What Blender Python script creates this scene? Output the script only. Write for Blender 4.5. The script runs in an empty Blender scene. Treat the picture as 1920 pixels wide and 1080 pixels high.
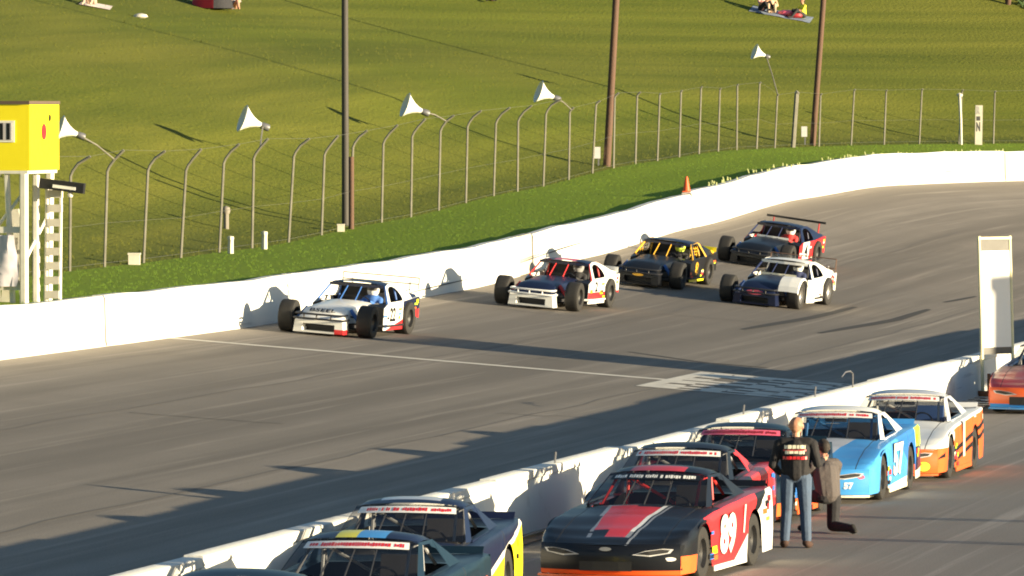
import bpy, bmesh, math, random
from mathutils import Vector, Matrix
from bisect import bisect_right
R = math.radians
sc = bpy.context.scene
COL = sc.collection

# ------------------------------------------------------------------ camera, sky, sun, exposure
CAM_H, FPX, PITCH = 6.0, 12000.0, math.atan(340 / 12000)
cam_d = bpy.data.cameras.new('camera')
cam_d.sensor_width = 36.0
cam_d.lens = 36.0 * FPX / 1920.0
cam_d.clip_start, cam_d.clip_end = 1.0, 6000.0
cam = bpy.data.objects.new('camera', cam_d)
COL.objects.link(cam)
cam.location = (0, 0, CAM_H)
cam.rotation_euler = (math.pi / 2 - PITCH, 0, 0)
sc.camera = cam

SUN_AZ, SUN_EL = R(23), R(6.2)            # light comes from the right, a little from behind the camera
sun_vec = Vector((math.cos(SUN_AZ) * math.cos(SUN_EL), -math.sin(SUN_AZ) * math.cos(SUN_EL), math.sin(SUN_EL)))
w = bpy.data.worlds.new('World'); sc.world = w; w.use_nodes = True
nt = w.node_tree; nt.nodes.clear()
sky = nt.nodes.new('ShaderNodeTexSky'); sky.sky_type = 'NISHITA'; sky.sun_disc = False
sky.sun_elevation = SUN_EL; sky.sun_rotation = math.atan2(sun_vec.x, sun_vec.y)
sky.air_density = 1.0; sky.dust_density = 0.6; sky.ozone_density = 2.0
bg = nt.nodes.new('ShaderNodeBackground'); bg.inputs['Strength'].default_value = 0.080
wo = nt.nodes.new('ShaderNodeOutputWorld')
nt.links.new(sky.outputs[0], bg.inputs[0]); nt.links.new(bg.outputs[0], wo.inputs[0])
sd = bpy.data.lights.new('sun', 'SUN'); sd.energy = 5.0; sd.angle = R(0.5); sd.color = (1.0, 0.835, 0.56)
so = bpy.data.objects.new('sun', sd); COL.objects.link(so)
so.rotation_euler = (-sun_vec).to_track_quat('-Z', 'Y').to_euler()
so.location = sun_vec * 200
vs = sc.view_settings
vs.view_transform = 'Standard'; vs.look = 'None'; vs.gamma = 1.0; vs.use_curve_mapping = False
vs.exposure = 1.55
sc.cycles.filter_width = 1.9
sc.cycles.max_bounces = 6; sc.cycles.transparent_max_bounces = 12

# ------------------------------------------------------------------ pixel helper (photograph pixels of 1920 x 1080 to a point at height z)
def at(px, py, z=0.0):
    dx, du = (px - 960) / FPX, (540 - py) / FPX
    c, s = math.cos(PITCH), math.sin(PITCH)
    d = Vector((dx, c + du * s, -s + du * c))
    t = (z - CAM_H) / d.z
    return Vector((0, 0, CAM_H)) + d * t
def along(px, py, Y):
    dx, du = (px - 960) / FPX, (540 - py) / FPX
    c, s = math.cos(PITCH), math.sin(PITCH)
    d = Vector((dx, c + du * s, -s + du * c))
    return Vector((0, 0, CAM_H)) + d * (Y / d.y)

# ------------------------------------------------------------------ materials
MATS = {}
def nodes_of(name):
    m = bpy.data.materials.new(name); m.use_nodes = True
    n = m.node_tree.nodes; b = n['Principled BSDF']
    return m, m.node_tree, n, b
def mat(name, col, rough=0.6, metal=0.0, coat=0.0, var=0.12, scale=6.0, bump=0.0, bscale=40.0, spec=0.5):
    if name in MATS: return MATS[name]
    m, t, n, b = nodes_of(name)
    L = t.links.new
    tc = n.new('ShaderNodeTexCoord')
    no = n.new('ShaderNodeTexNoise'); no.inputs['Scale'].default_value = scale; no.inputs['Detail'].default_value = 4
    L(tc.outputs['Object'], no.inputs['Vector'])
    mx = n.new('ShaderNodeMix'); mx.data_type = 'RGBA'
    c = Vector(col)
    mx.inputs[6].default_value = (*(c * (1 - var)), 1); mx.inputs[7].default_value = (*[min(1, v) for v in c * (1 + var)], 1)
    L(no.outputs['Fac'], mx.inputs[0]); L(mx.outputs[2], b.inputs['Base Color'])
    mr = n.new('ShaderNodeMapRange'); mr.inputs['To Min'].default_value = max(0.02, rough * 0.8); mr.inputs['To Max'].default_value = min(1, rough * 1.2)
    L(no.outputs['Fac'], mr.inputs['Value']); L(mr.outputs[0], b.inputs['Roughness'])
    b.inputs['Metallic'].default_value = metal
    b.inputs['Coat Weight'].default_value = coat; b.inputs['Coat Roughness'].default_value = 0.08
    b.inputs['Specular IOR Level'].default_value = spec
    if bump:
        nb = n.new('ShaderNodeTexNoise'); nb.inputs['Scale'].default_value = bscale; nb.inputs['Detail'].default_value = 6
        L(tc.outputs['Object'], nb.inputs['Vector'])
        bp = n.new('ShaderNodeBump'); bp.inputs['Strength'].default_value = bump; bp.inputs['Distance'].default_value = 0.02
        L(nb.outputs['Fac'], bp.inputs['Height']); L(bp.outputs[0], b.inputs['Normal'])
    MATS[name] = m
    return m
def paint(name, col, rough=0.38, coat=.3, spec=.5): return mat('paint_' + name, col, rough, coat=coat, var=0.09, scale=3.0, spec=spec)

P = dict(
    black=paint('black', (.008, .009, .012), .36, .10, .35), navy=paint('navy', (.008, .013, .040), .36, .10, .35), teal=paint('teal', (.007, .020, .034), .36, .12, .35),
    white=paint('white', (.78, .78, .75)), cream=paint('cream', (.78, .74, .58)), silver=paint('silver', (.50, .52, .56), .3), grey=paint('grey', (.26, .27, .29)),
    red=paint('red', (.62, .025, .030)), darkred=paint('dark_red', (.30, .020, .022)), orange=paint('orange', (.80, .13, .025)), pink=paint('pink', (.75, .12, .20)),
    yellow=paint('yellow', (.85, .75, .02)), gold=paint('gold', (.75, .42, .03)), sky=paint('sky_blue', (.06, .30, .68)), blue=paint('blue', (.03, .17, .55)),
    lilac=paint('lilac', (.40, .40, .58)), lime=paint('lime', (.55, .72, .05)))
RUBBER = mat('rubber', (.018, .017, .016), .75, bump=.15, bscale=60)
RIM_BLACK = mat('rim_black', (.03, .03, .032), .4, .3)
RIM_STEEL = mat('rim_steel', (.42, .41, .40), .35, .7)
RIM_WHITE = mat('rim_white', (.70, .70, .68), .4)
DARK = mat('interior_dark', (.022, .022, .026), .7)
GREYMET = mat('grey_metal', (.20, .20, .21), .45, .5)
GALV = mat('galvanised', (.19, .18, .145), .5, .35, var=.25, scale=4)
BLACKTUBE = mat('black_tube', (.015, .015, .018), .4)
LAMP = mat('headlight_print', (.55, .55, .56), .2, coat=.5)
GRILLE = mat('grille_mesh', (.012, .012, .013), .6)
RED_TUBE = mat('red_tube', (.65, .05, .04), .4)
def glass(name, tint, a):
    m, t, n, b = nodes_of(name)
    b.inputs['Base Color'].default_value = (*tint, 1); b.inputs['Roughness'].default_value = .06
    b.inputs['Alpha'].default_value = a; b.inputs['Specular IOR Level'].default_value = .5
    return m
GLASS = glass('lexan_window', (.008, .010, .016), .55)
CLEAR = glass('clear_plastic', (.5, .5, .5), .10)

def asphalt(name, c1, c2, streak, groove=False):
    m, t, n, b = nodes_of(name); L = t.links.new
    uv = n.new('ShaderNodeUVMap')
    def noise(sx, sy, scale, det=5, rough=.6):
        mp = n.new('ShaderNodeMapping'); mp.inputs['Scale'].default_value = (sx, sy, 1)
        L(uv.outputs[0], mp.inputs[0])
        q = n.new('ShaderNodeTexNoise'); q.inputs['Scale'].default_value = scale; q.inputs['Detail'].default_value = det; q.inputs['Roughness'].default_value = rough
        L(mp.outputs[0], q.inputs['Vector']); return q.outputs['Fac']
    def ramp(f, lo, hi):
        r = n.new('ShaderNodeMapRange'); r.inputs['From Min'].default_value = lo; r.inputs['From Max'].default_value = hi; r.clamp = True
        L(f, r.inputs[0]); return r.outputs[0]
    def mix(f, a, bb, mode='MIX'):
        x = n.new('ShaderNodeMix'); x.data_type = 'RGBA'; x.blend_type = mode
        for s, v in ((0, f), (6, a), (7, bb)):
            if hasattr(v, 'is_linked') or hasattr(v, 'links'): L(v, x.inputs[s])
            else: x.inputs[s].default_value = v
        return x.outputs[2]
    base = mix(ramp(noise(1, 1, .35), .3, .7), (*c1, 1), (*c2, 1))
    base = mix(ramp(noise(.025, 1.1, 1.0), .46, .66), base, (*[v * (1 - streak) for v in c1], 1))
    base = mix(ramp(noise(.012, .35, 1.0, 3), .45, .65), base, (*[v * (1 - streak * .8) for v in c1], 1))
    base = mix(ramp(noise(.05, 3.0, 1.0, 3), .56, .72), base, (*[min(1, v * 1.22) for v in c2], 1))
    if groove:
        sx = n.new('ShaderNodeSeparateXYZ'); L(uv.outputs[0], sx.inputs[0])
        cr = n.new('ShaderNodeFloatCurve'); mr = n.new('ShaderNodeMapRange'); mr.inputs['From Min'].default_value = -16; mr.inputs['From Max'].default_value = 0
        ad = n.new('ShaderNodeMath'); ad.operation = 'MULTIPLY_ADD'; L(noise(.02, .2, 1.0, 2), ad.inputs[0]); ad.inputs[1].default_value = 4.0; L(sx.outputs[1], ad.inputs[2])
        a2 = n.new('ShaderNodeMath'); a2.operation = 'ADD'; L(ad.outputs[0], a2.inputs[0]); a2.inputs[1].default_value = -2.0
        L(a2.outputs[0], mr.inputs[0]); L(mr.outputs[0], cr.inputs['Value'])
        c = cr.mapping.curves[0]
        for x_, y_ in ((.2, .95), (.45, .76), (.70, .78), (.88, .92)): c.points.new(x_, y_)
        c.points[0].location = (0, 1.0); c.points[-1].location = (1, 1.0); cr.mapping.update()
        cb = n.new('ShaderNodeCombineColor')
        for q in range(3): L(cr.outputs[0], cb.inputs[q])
        base = mix(1.0, base, cb.outputs[0], 'MULTIPLY')
    sp = mix(ramp(noise(1, 1, 45, 2), .35, .65), (.80, .80, .80, 1), (1.18, 1.18, 1.18, 1))
    base = mix(1.0, base, sp, 'MULTIPLY')
    L(base, b.inputs['Base Color'])
    b.inputs['Roughness'].default_value = .85; b.inputs['Specular IOR Level'].default_value = .3
    bp = n.new('ShaderNodeBump'); bp.inputs['Strength'].default_value = .35; bp.inputs['Distance'].default_value = .01
    L(noise(1, 1, 60, 3), bp.inputs['Height']); L(bp.outputs[0], b.inputs['Normal'])
    return m
ASPHALT = asphalt('track_asphalt', (.232, .205, .175), (.268, .238, .205), .26, True)
PITASPH = asphalt('pit_asphalt', (.240, .215, .188), (.280, .25, .22), .2)

def grass_mat(name, c1, c2, c3, dry=None):
    m, t, n, b = nodes_of(name); L = t.links.new
    uv = n.new('ShaderNodeUVMap')
    def noise(sx, sy, scale, det=5):
        mp = n.new('ShaderNodeMapping'); mp.inputs['Scale'].default_value = (sx, sy, 1)
        L(uv.outputs[0], mp.inputs[0])
        q = n.new('ShaderNodeTexNoise'); q.inputs['Scale'].default_value = scale; q.inputs['Detail'].default_value = det
        L(mp.outputs[0], q.inputs['Vector'])
        r = n.new('ShaderNodeMapRange'); r.inputs['From Min'].default_value = .35; r.inputs['From Max'].default_value = .65
        L(q.outputs['Fac'], r.inputs[0]); return r.outputs[0]
    def mix(f, a, bb):
        x = n.new('ShaderNodeMix'); x.data_type = 'RGBA'; L(f, x.inputs[0])
        for s, v in ((6, a), (7, bb)):
            if isinstance(v, tuple): x.inputs[s].default_value = (*v, 1)
            else: L(v, x.inputs[s])
        return x.outputs[2]
    base = mix(noise(.10, .25, 1.0), c1, c2)
    base = mix(noise(.03, .9, .8), base, c3)
    base = mix(noise(.02, .06, 1.0, 4), base, tuple(v * 1.22 for v in c2))
    base = mix(noise(.015, .30, 1.0, 3), base, tuple(v * .78 for v in c1))
    base = mix(noise(1, 1, 3.0, 6), base, tuple(v * .86 for v in c2))
    if dry:
        rr = n.new('ShaderNodeMapRange'); rr.inputs['To Max'].default_value = .55; L(noise(.07, .16, .8, 6), rr.inputs[0]); base = mix(rr.outputs[0], base, dry)
        rr = n.new('ShaderNodeMapRange'); rr.inputs['To Max'].default_value = .5; L(noise(.04, .55, 1.3, 4), rr.inputs[0]); base = mix(rr.outputs[0], base, tuple(v * .62 for v in c3))
    L(base, b.inputs['Base Color'])
    b.inputs['Roughness'].default_value = .9; b.inputs['Specular IOR Level'].default_value = .15
    bp = n.new('ShaderNodeBump'); bp.inputs['Strength'].default_value = .5; bp.inputs['Distance'].default_value = .08
    mp = n.new('ShaderNodeMapping'); L(uv.outputs[0], mp.inputs[0])
    q = n.new('ShaderNodeTexNoise'); q.inputs['Scale'].default_value = 9; q.inputs['Detail'].default_value = 5
    L(mp.outputs[0], q.inputs['Vector']); L(q.outputs['Fac'], bp.inputs['Height']); L(bp.outputs[0], b.inputs['Normal'])
    return m
HILL_G = grass_mat('hill_grass', (.088, .118, .008), (.130, .150, .014), (.070, .108, .009), (.185, .175, .028))
VERGE_G = grass_mat('verge_grass', (.160, .260, .012), (.200, .275, .018), (.170, .262, .014))
WALLPAINT = mat('white_wall_paint', (.66, .66, .62), .75, var=.06, scale=1.2, bump=.25, bscale=14)
def stain(m, col, scale, lo, hi, amt):
    t = m.node_tree; n = t.nodes; L = t.links.new; b = n['Principled BSDF']; src = b.inputs['Base Color'].links[0].from_socket
    tc = n.new('ShaderNodeTexCoord'); mp = n.new('ShaderNodeMapping'); mp.inputs['Scale'].default_value = scale; L(tc.outputs['Object'], mp.inputs[0])
    q = n.new('ShaderNodeTexNoise'); q.inputs['Scale'].default_value = 1; q.inputs['Detail'].default_value = 6; q.inputs['Roughness'].default_value = .7; L(mp.outputs[0], q.inputs['Vector'])
    r_ = n.new('ShaderNodeMapRange'); r_.inputs['From Min'].default_value = lo; r_.inputs['From Max'].default_value = hi; r_.inputs['To Max'].default_value = amt; L(q.outputs['Fac'], r_.inputs[0])
    x = n.new('ShaderNodeMix'); x.data_type = 'RGBA'; L(r_.outputs[0], x.inputs[0]); L(src, x.inputs[6]); x.inputs[7].default_value = (*col, 1); L(x.outputs[2], b.inputs['Base Color'])
stain(WALLPAINT, (.12, .11, .10), (.35, .12, 3.2), .60, .74, .75)
stain(WALLPAINT, (.30, .26, .19), (1.2, .5, .6), .58, .75, .6)
WALLDIRT = mat('bare_concrete', (.50, .47, .38), .85, var=.15, scale=3, bump=.3)
ROADPAINT = mat('worn_road_paint', (.55, .52, .46), .8, var=.30, scale=2.2)
SKIDM = mat('tyre_rubber_streak', (.026, .023, .021), .8, var=.3, scale=3)

# ------------------------------------------------------------------ mesh builder
class MB:
    def __init__(s): s.v, s.f, s.m, s.uv = [], [], [], {}
    def add(s, vs, fs, mi=0):
        o = len(s.v); s.v += [tuple(p) for p in vs]
        for f in fs: s.f.append(tuple(o + i for i in f)); s.m.append(mi)
        return s
    def quad(s, a, b, c, d, mi=0): return s.add([a, b, c, d], [(0, 1, 2, 3)], mi)
    def box(s, c, e, mi=0, rot=None):
        cx, cy, cz = c; x, y, z = e[0] / 2, e[1] / 2, e[2] / 2
        p = [Vector(q) for q in ((-x, -y, -z), (x, -y, -z), (x, y, -z), (-x, y, -z), (-x, -y, z), (x, -y, z), (x, y, z), (-x, y, z))]
        if rot is not None: p = [rot @ q for q in p]
        p = [q + Vector(c) for q in p]
        return s.add(p, [(0, 3, 2, 1), (4, 5, 6, 7), (0, 1, 5, 4), (1, 2, 6, 5), (2, 3, 7, 6), (3, 0, 4, 7)], mi)
    def tube(s, path, r, n=8, mi=0, cap=True):
        path = [Vector(p) for p in path]; rs = r if isinstance(r, (list, tuple)) else [r] * len(path)
        vs, fs, prev = [], [], None
        for i, p in enumerate(path):
            t = (path[min(i + 1, len(path) - 1)] - path[max(i - 1, 0)]).normalized()
            a = prev if prev is not None else (Vector((0, 0, 1)) if abs(t.z) < .9 else Vector((1, 0, 0)))
            x = (a - t * a.dot(t)).normalized(); y = t.cross(x); prev = x
            for k in range(n):
                g = 2 * math.pi * k / n; vs.append(p + (x * math.cos(g) + y * math.sin(g)) * rs[i])
        for i in range(len(path) - 1):
            for k in range(n):
                k2 = (k + 1) % n; fs.append((i * n + k, i * n + k2, (i + 1) * n + k2, (i + 1) * n + k))
        if cap: fs.append(tuple(reversed(range(n)))); fs.append(tuple(range((len(path) - 1) * n, len(path) * n)))
        return s.add(vs, fs, mi)
    def lathe(s, prof, M=None, n=24, mi=0, close=False):      # prof: (radius, height) about local Z
        vs, fs = [], []
        for (r, h) in prof:
            for k in range(n):
                g = 2 * math.pi * k / n; q = Vector((r * math.cos(g), r * math.sin(g), h)); vs.append(M @ q if M is not None else q)
        m = len(prof)
        for i in range(m if close else m - 1):
            j = (i + 1) % m
            for k in range(n):
                k2 = (k + 1) % n; fs.append((i * n + k, i * n + k2, j * n + k2, j * n + k))
        return s.add(vs, fs, mi)
    def prism(s, poly, ax, lo, hi, mi=0):                      # poly in the two axes other than ax
        def mk(p, t):
            q = list(p); q.insert(ax, t); return q
        n = len(poly); vs = [mk(p, lo) for p in poly] + [mk(p, hi) for p in poly]
        fs = [tuple(range(n)), tuple(reversed(range(n, 2 * n)))] + [(i, i + n, (i + 1) % n + n, (i + 1) % n) for i in range(n)]
        return s.add(vs, fs, mi)
    def grid(s, rows, mi=0, skip=None):
        n = len(rows[0]); vs = [p for r in rows for p in r]
        fs = [(i * n + k, i * n + k + 1, (i + 1) * n + k + 1, (i + 1) * n + k) for i in range(len(rows) - 1) for k in range(n - 1) if not (skip and skip(i, k))]
        return s.add(vs, fs, mi)
    def build(s, name, mats, parent=None, smooth=False, fix=True, uvf=None, cuts=None, paintf=None, keys=None, bevel=0):
        me = bpy.data.meshes.new(name); me.from_pydata(s.v, [], s.f)
        mats = mats if isinstance(mats, list) else [mats]
        for m in mats: me.materials.append(m)
        me.polygons.foreach_set('material_index', s.m)
        if fix or cuts:
            bm = bmesh.new(); bm.from_mesh(me)
            if fix:
                bmesh.ops.remove_doubles(bm, verts=bm.verts, dist=1e-5)
                bmesh.ops.recalc_face_normals(bm, faces=bm.faces)
            for co, no in (cuts or []):
                bmesh.ops.bisect_plane(bm, geom=bm.verts[:] + bm.edges[:] + bm.faces[:], plane_co=co, plane_no=no, dist=1e-5)
            if paintf:
                for f in bm.faces:
                    f.material_index = keys.index(paintf(f.calc_center_median(), f.normal))
            bm.to_mesh(me); bm.free()
        if smooth:
            me.polygons.foreach_set('use_smooth', [True] * len(me.polygons))
            try: me.set_sharp_from_angle(angle=R(38))
            except Exception: pass
        if uvf:
            ul = me.uv_layers.new(name='UVMap')
            for lp in me.loops: ul.data[lp.index].uv = uvf(me.vertices[lp.vertex_index].co)
        me.update()
        return obj(name, me, parent)
def obj(name, me, parent=None):
    o = bpy.data.objects.new(name, me); COL.objects.link(o)
    if parent is not None: o.parent = parent
    return o
def tag(o, label=None, cat=None, group=None, kind=None):
    if label: o['label'] = label
    if cat: o['category'] = cat
    if group: o['group'] = group
    if kind: o['kind'] = kind
    return o
def thing(name, label, cat, loc=(0, 0, 0), rz=0.0, group=None):
    o = bpy.data.objects.new(name, None); COL.objects.link(o); o.empty_display_size = .2
    o.location = loc; o.rotation_euler = (0, 0, rz)
    return tag(o, label, cat, group)
TXT = {}
def text_polys(s, bold=.02):
    if s in TXT: return TXT[s]
    cu = bpy.data.curves.new('lettering', 'FONT'); cu.body = s; cu.size = 1; cu.offset = bold; cu.resolution_u = 3; cu.align_x = 'CENTER'
    o = bpy.data.objects.new('lettering', cu); COL.objects.link(o)
    bpy.context.view_layer.update()
    me = bpy.data.meshes.new_from_object(o.evaluated_get(bpy.context.evaluated_depsgraph_get()))
    vs = [tuple(v.co) for v in me.vertices]; fs = [tuple(p.vertices) for p in me.polygons]
    bpy.data.objects.remove(o); bpy.data.meshes.remove(me); bpy.data.curves.remove(cu)
    ys = [v[1] for v in vs]; y0, y1 = min(ys), max(ys); xs = [v[0] for v in vs]; xc = (min(xs) + max(xs)) / 2; wd = max(xs) - min(xs)
    TXT[s] = ([((v[0] - xc) / wd, (v[1] - y0) / (y1 - y0) - .5) for v in vs], fs)
    return TXT[s]
def lettering(name, s, fn, m, parent, bold=.02):                # fn maps (-.5...5, -.5...5) to a point
    vs, fs = text_polys(s, bold)
    return MB().add([fn(a, b) for a, b in vs], fs).build(name, m, parent, fix=False)
def lerp_tab(tab, y):
    if y <= tab[0][0]: return tab[0][1]
    for (a, b), (c, d) in zip(tab, tab[1:]):
        if y <= c:
            t = (y - a) / (c - a); t = t * t * (3 - 2 * t) * .5 + t * .5
            return b + (d - b) * t
    return tab[-1][1]

# ------------------------------------------------------------------ the line of the outer wall, its heights and the ground beside it
SL = 4.5
TA = math.atan(1 / SL)                                          # track heading off the view axis
Tv, Nv = Vector((math.sin(TA), math.cos(TA), 0)), Vector((math.cos(TA), -math.sin(TA), 0))
def wall_line():
    pts = [Vector(((y - 161.5) / SL, y)) for y in range(-60, 181, 8)]
    pts += [Vector((5.33, 185.5)), Vector((9.07, 201.6)), Vector((12.4, 213.6)), Vector((14.8, 219.8)), Vector((18.06, 225.7))]
    hd = math.atan2(5.9, 3.26)
    p = pts[-1].copy()
    for k in range(28):
        hd -= 5.0 / 50; p = p + Vector((math.cos(hd), math.sin(hd))) * 5.0; pts.append(p.copy())
    out = []
    for i in range(len(pts) - 1):                               # Catmull-Rom
        p0, p1, p2, p3 = pts[max(i - 1, 0)], pts[i], pts[i + 1], pts[min(i + 2, len(pts) - 1)]
        k = max(2, int((p2 - p1).length / 1.5))
        for j in range(k):
            t = j / k
            out.append(.5 * (2 * p1 + (p2 - p0) * t + (2 * p0 - 5 * p1 + 4 * p2 - p3) * t * t + (3 * p1 - p0 - 3 * p2 + p3) * t ** 3))
    for _ in range(6):
        out = [out[0]] + [(out[i - 1] + out[i] * 2 + out[i + 1]) / 4 for i in range(1, len(out) - 1)] + [out[-1]]
    return out
WL = wall_line()
WN = []
for i in range(len(WL)):
    t = (WL[min(i + 1, len(WL) - 1)] - WL[max(i - 1, 0)]).normalized(); WN.append(Vector((-t.y, t.x)))   # outward (left)
WS = [0.0]
for i in range(1, len(WL)): WS.append(WS[-1] + (WL[i] - WL[i - 1]).length)
HO = [(-60, 1.3), (135, 1.3), (146, 1.38), (156.8, 1.53), (170.5, 1.98), (185.5, 2.52), (201.6, 3.1), (213.6, 3.36), (226, 3.4)]
far_i = max(range(len(WL)), key=lambda i: WL[i].y)
def wall_h(i): return lerp_tab(HO, WL[i].y if i <= far_i else 226)
WH = [wall_h(i) for i in range(len(WL))]
HI, TW = 0.12, 16.1
FENCE_D = 5.4
def nearest(x, y):
    q = Vector((x, y)); i = min(range(len(WL)), key=lambda k: (WL[k] - q).length_squared)
    d = (q - WL[i]).dot(WN[i]); t = Vector((WN[i].y, -WN[i].x)); s = WS[i] + (q - WL[i]).dot(t)
    return i, d, s
EF = [(-60, 1.0), (150, 1.0), (170, .95), (190, 1.0), (226, 1.25)]
def out_h(i, d):                                                # ground outside the wall
    e = lerp_tab(EF, WL[i].y if i <= far_i else 226); h = WH[i]
    if d <= FENCE_D: return h + .86 + (e - .86) * max(0, d - .3) / (FENCE_D - .3)
    x = d - FENCE_D
    s = .27
    rise = s * x * min(1, .35 + x / 12) if x < 45 else s * 45 + 11 * (1 - math.exp(-(x - 45) / 45))
    return h + e + rise + .35 * math.sin(WS[i] * .05 + d * .11) * min(1, max(0, d - 7) / 12)
def ground_z(x, y):
    i, d, s = nearest(x, y)
    if d > .3: return out_h(i, d)
    if d > -TW: return HI + (WH[i] - HI) * (1 + d / TW)
    return 0.0
def on_ground(px, py):
    lo, hi = 50.0, 420.0                                        # first crossing along the view ray
    Y = lo; p = along(px, py, Y)
    while Y < hi:
        p2 = along(px, py, Y + 1.0)
        if p2.z < ground_z(p2.x, p2.y):
            a, b = Y, Y + 1.0
            for _ in range(12):
                m = (a + b) / 2; q = along(px, py, m)
                if q.z < ground_z(q.x, q.y): b = m
                else: a = m
            return along(px, py, a)
        Y += 1.0
    return along(px, py, hi)
def on_track(px, py):
    return on_ground(px, py)

def wp(i, d, z): return (WL[i].x + WN[i].x * d, WL[i].y + WN[i].y * d, z)
NI = len(WL)
# track
rows, uvs = [], {}
ds = [-TW - .15, -TW + .4, -14, -12, -10, -8, -6, -4, -2.5, -1, 0.12]
tb = MB(); tb.grid([[wp(i, d, HI + (WH[i] - HI) * max(0, 1 + d / TW)) for d in ds] for i in range(0, NI)])
def build_uv(mb, name, m, ss, ds, kind='structure'):
    me = bpy.data.meshes.new(name); me.from_pydata(mb.v, [], mb.f); me.materials.append(m)
    ul = me.uv_layers.new(name='UVMap'); n = len(ds)
    for lp in me.loops:
        vi = lp.vertex_index; ul.data[lp.index].uv = (ss[vi // n], ds[vi % n])
    me.polygons.foreach_set('use_smooth', [True] * len(me.polygons))
    me.validate(); o = obj(name, me); o['kind'] = kind
    return o
track = build_uv(tb, 'race_track', ASPHALT, WS, ds)
# infield and pit lane: one large sheet to the horizon
gm = MB()
xs = [-3000, -400, -60, -30, 0, 30, 60, 120, 400, 3000]; ys = [-3000, -400, -60, 0, 40, 80, 120, 160, 200, 300, 500, 3000]
gm.grid([[(x, y, 0.0) for x in xs] for y in ys])
g = gm.build('pit_lane_ground', PITASPH, None, uvf=lambda c: (c.x * Tv.x + c.y * Tv.y, c.x * Nv.x + c.y * Nv.y)); g['kind'] = 'structure'
# verge and hill
dv = [.12, .3, 1.0, 1.8, 2.8, 3.8, 4.6, FENCE_D]
vb = MB(); vb.grid([[wp(i, d, out_h(i, max(.3, d)) - (.06 if d < .2 else 0)) for d in dv] for i in range(NI)])
build_uv(vb, 'grass_verge', VERGE_G, WS, dv)
dh = [FENCE_D, 6.2, 7, 8, 9.5, 11, 13, 15, 18, 21, 25, 29, 34, 39, 45, 52, 60, 70, 85, 110, 150, 200, 300]
rng = random.Random(4)
hb = MB()
WOB = [[(rng.random() - .5) * (.10 if 6 < d < 60 else 0) for d in dh] for i in range(NI)]
hb.grid([[wp(i, d, out_h(i, d) + WOB[i // 3 * 3][k] * .25) for k, d in enumerate(dh)] for i in range(NI)])
build_uv(hb, 'hillside', HILL_G, WS, dh)

# ------------------------------------------------------------------ paint and rubber on the track
def track_pt(s_, d, lift=.006):
    k = min(NI - 2, max(0, bisect_right(WS, s_) - 1)); t = (s_ - WS[k]) / (WS[k + 1] - WS[k])
    p = WL[k].lerp(WL[k + 1], t); nn = WN[k]; h = WH[k] + (WH[k + 1] - WH[k]) * t
    return Vector((p.x + nn.x * d, p.y + nn.y * d, HI + (h - HI) * max(0, 1 + d / TW) + lift))
def strip(name, pts, wd, m, lift=.006, kind='structure'):        # pts in (s, d); width along s or d by direction
    mb = MB(); L_, R_ = [], []
    for i, (s_, d) in enumerate(pts):
        a = Vector(pts[max(0, i - 1)]); b = Vector(pts[min(len(pts) - 1, i + 1)]); t = (b - a).normalized(); q = Vector((-t.y, t.x)) * (wd[i] if isinstance(wd, list) else wd) / 2
        L_.append(track_pt(s_ + q.x, d + q.y, lift)); R_.append(track_pt(s_ - q.x, d - q.y, lift))
    mb.grid([L_, R_]); o = mb.build(name, m, None, fix=False); o['kind'] = kind; return o
def sd_of(px, py):
    p = on_track(px, py); i, d, s_ = nearest(p.x, p.y); return s_, d
S0 = sd_of(340, 636)[0]                                          # start and finish line station
strip('start_finish_line', [(S0 + .012 * (k % 3 - 1), -.05 - 14.3 * k / 24) for k in range(25)], .42, ROADPAINT, .007)
rng = random.Random(11)
cm = MB()
SB, DB = sd_of(1196, 723)
for a in range(14):
    for b in range(14):
        if ((a + b) % 2 == 0 and rng.random() < .93) or rng.random() < .22:
            s0, d0 = SB + a * .45, DB - .3 - b * .45
            e = [rng.uniform(-.04, .04) for _ in range(8)]
            cm.quad(track_pt(s0 + e[0], d0 + e[1], .008), track_pt(s0 + .45 + e[2], d0 + e[3], .008), track_pt(s0 + .45 + e[4], d0 - .45 + e[5], .008), track_pt(s0 + e[6], d0 - .45 + e[7], .008))
for (a0, a1, b0, b1) in ((SB - .25, SB, DB - .2, -15.9), (SB + 6.3, SB + 6.55, DB - .2, -15.9), (SB - .25, SB + 6.55, DB, DB - .3)):
    cm.quad(track_pt(a0, b0, .0085), track_pt(a1, b0, .0085), track_pt(a1, b1, .0085), track_pt(a0, b1, .0085))
cm.build('checkered_track_paint', ROADPAINT, None, fix=False)['kind'] = 'structure'
def skid(pxs, w_):
    pts = [sd_of(*p) for p in pxs]; fine = []
    for (a, b), (c, d) in zip(pts, pts[1:]):
        for k in range(8): t = k / 8; fine.append((a + (c - a) * t, b + (d - b) * t))
    fine.append(pts[-1]); n = len(fine)
    strip('skid_mark', fine, [w_ * (.25 + .75 * math.sin(math.pi * min(1, (i + .5) / n)) ** .5) for i in range(n)], SKIDM, .006)
skid([(1392, 618), (1450, 608), (1530, 594), (1604, 576)], .30)
skid([(1536, 625), (1610, 612), (1680, 600), (1742, 581)], .30)
skid([(1770, 567), (1830, 556)], .16)
skid([(1180, 660), (1320, 680), (1440, 690)], .20)

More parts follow.
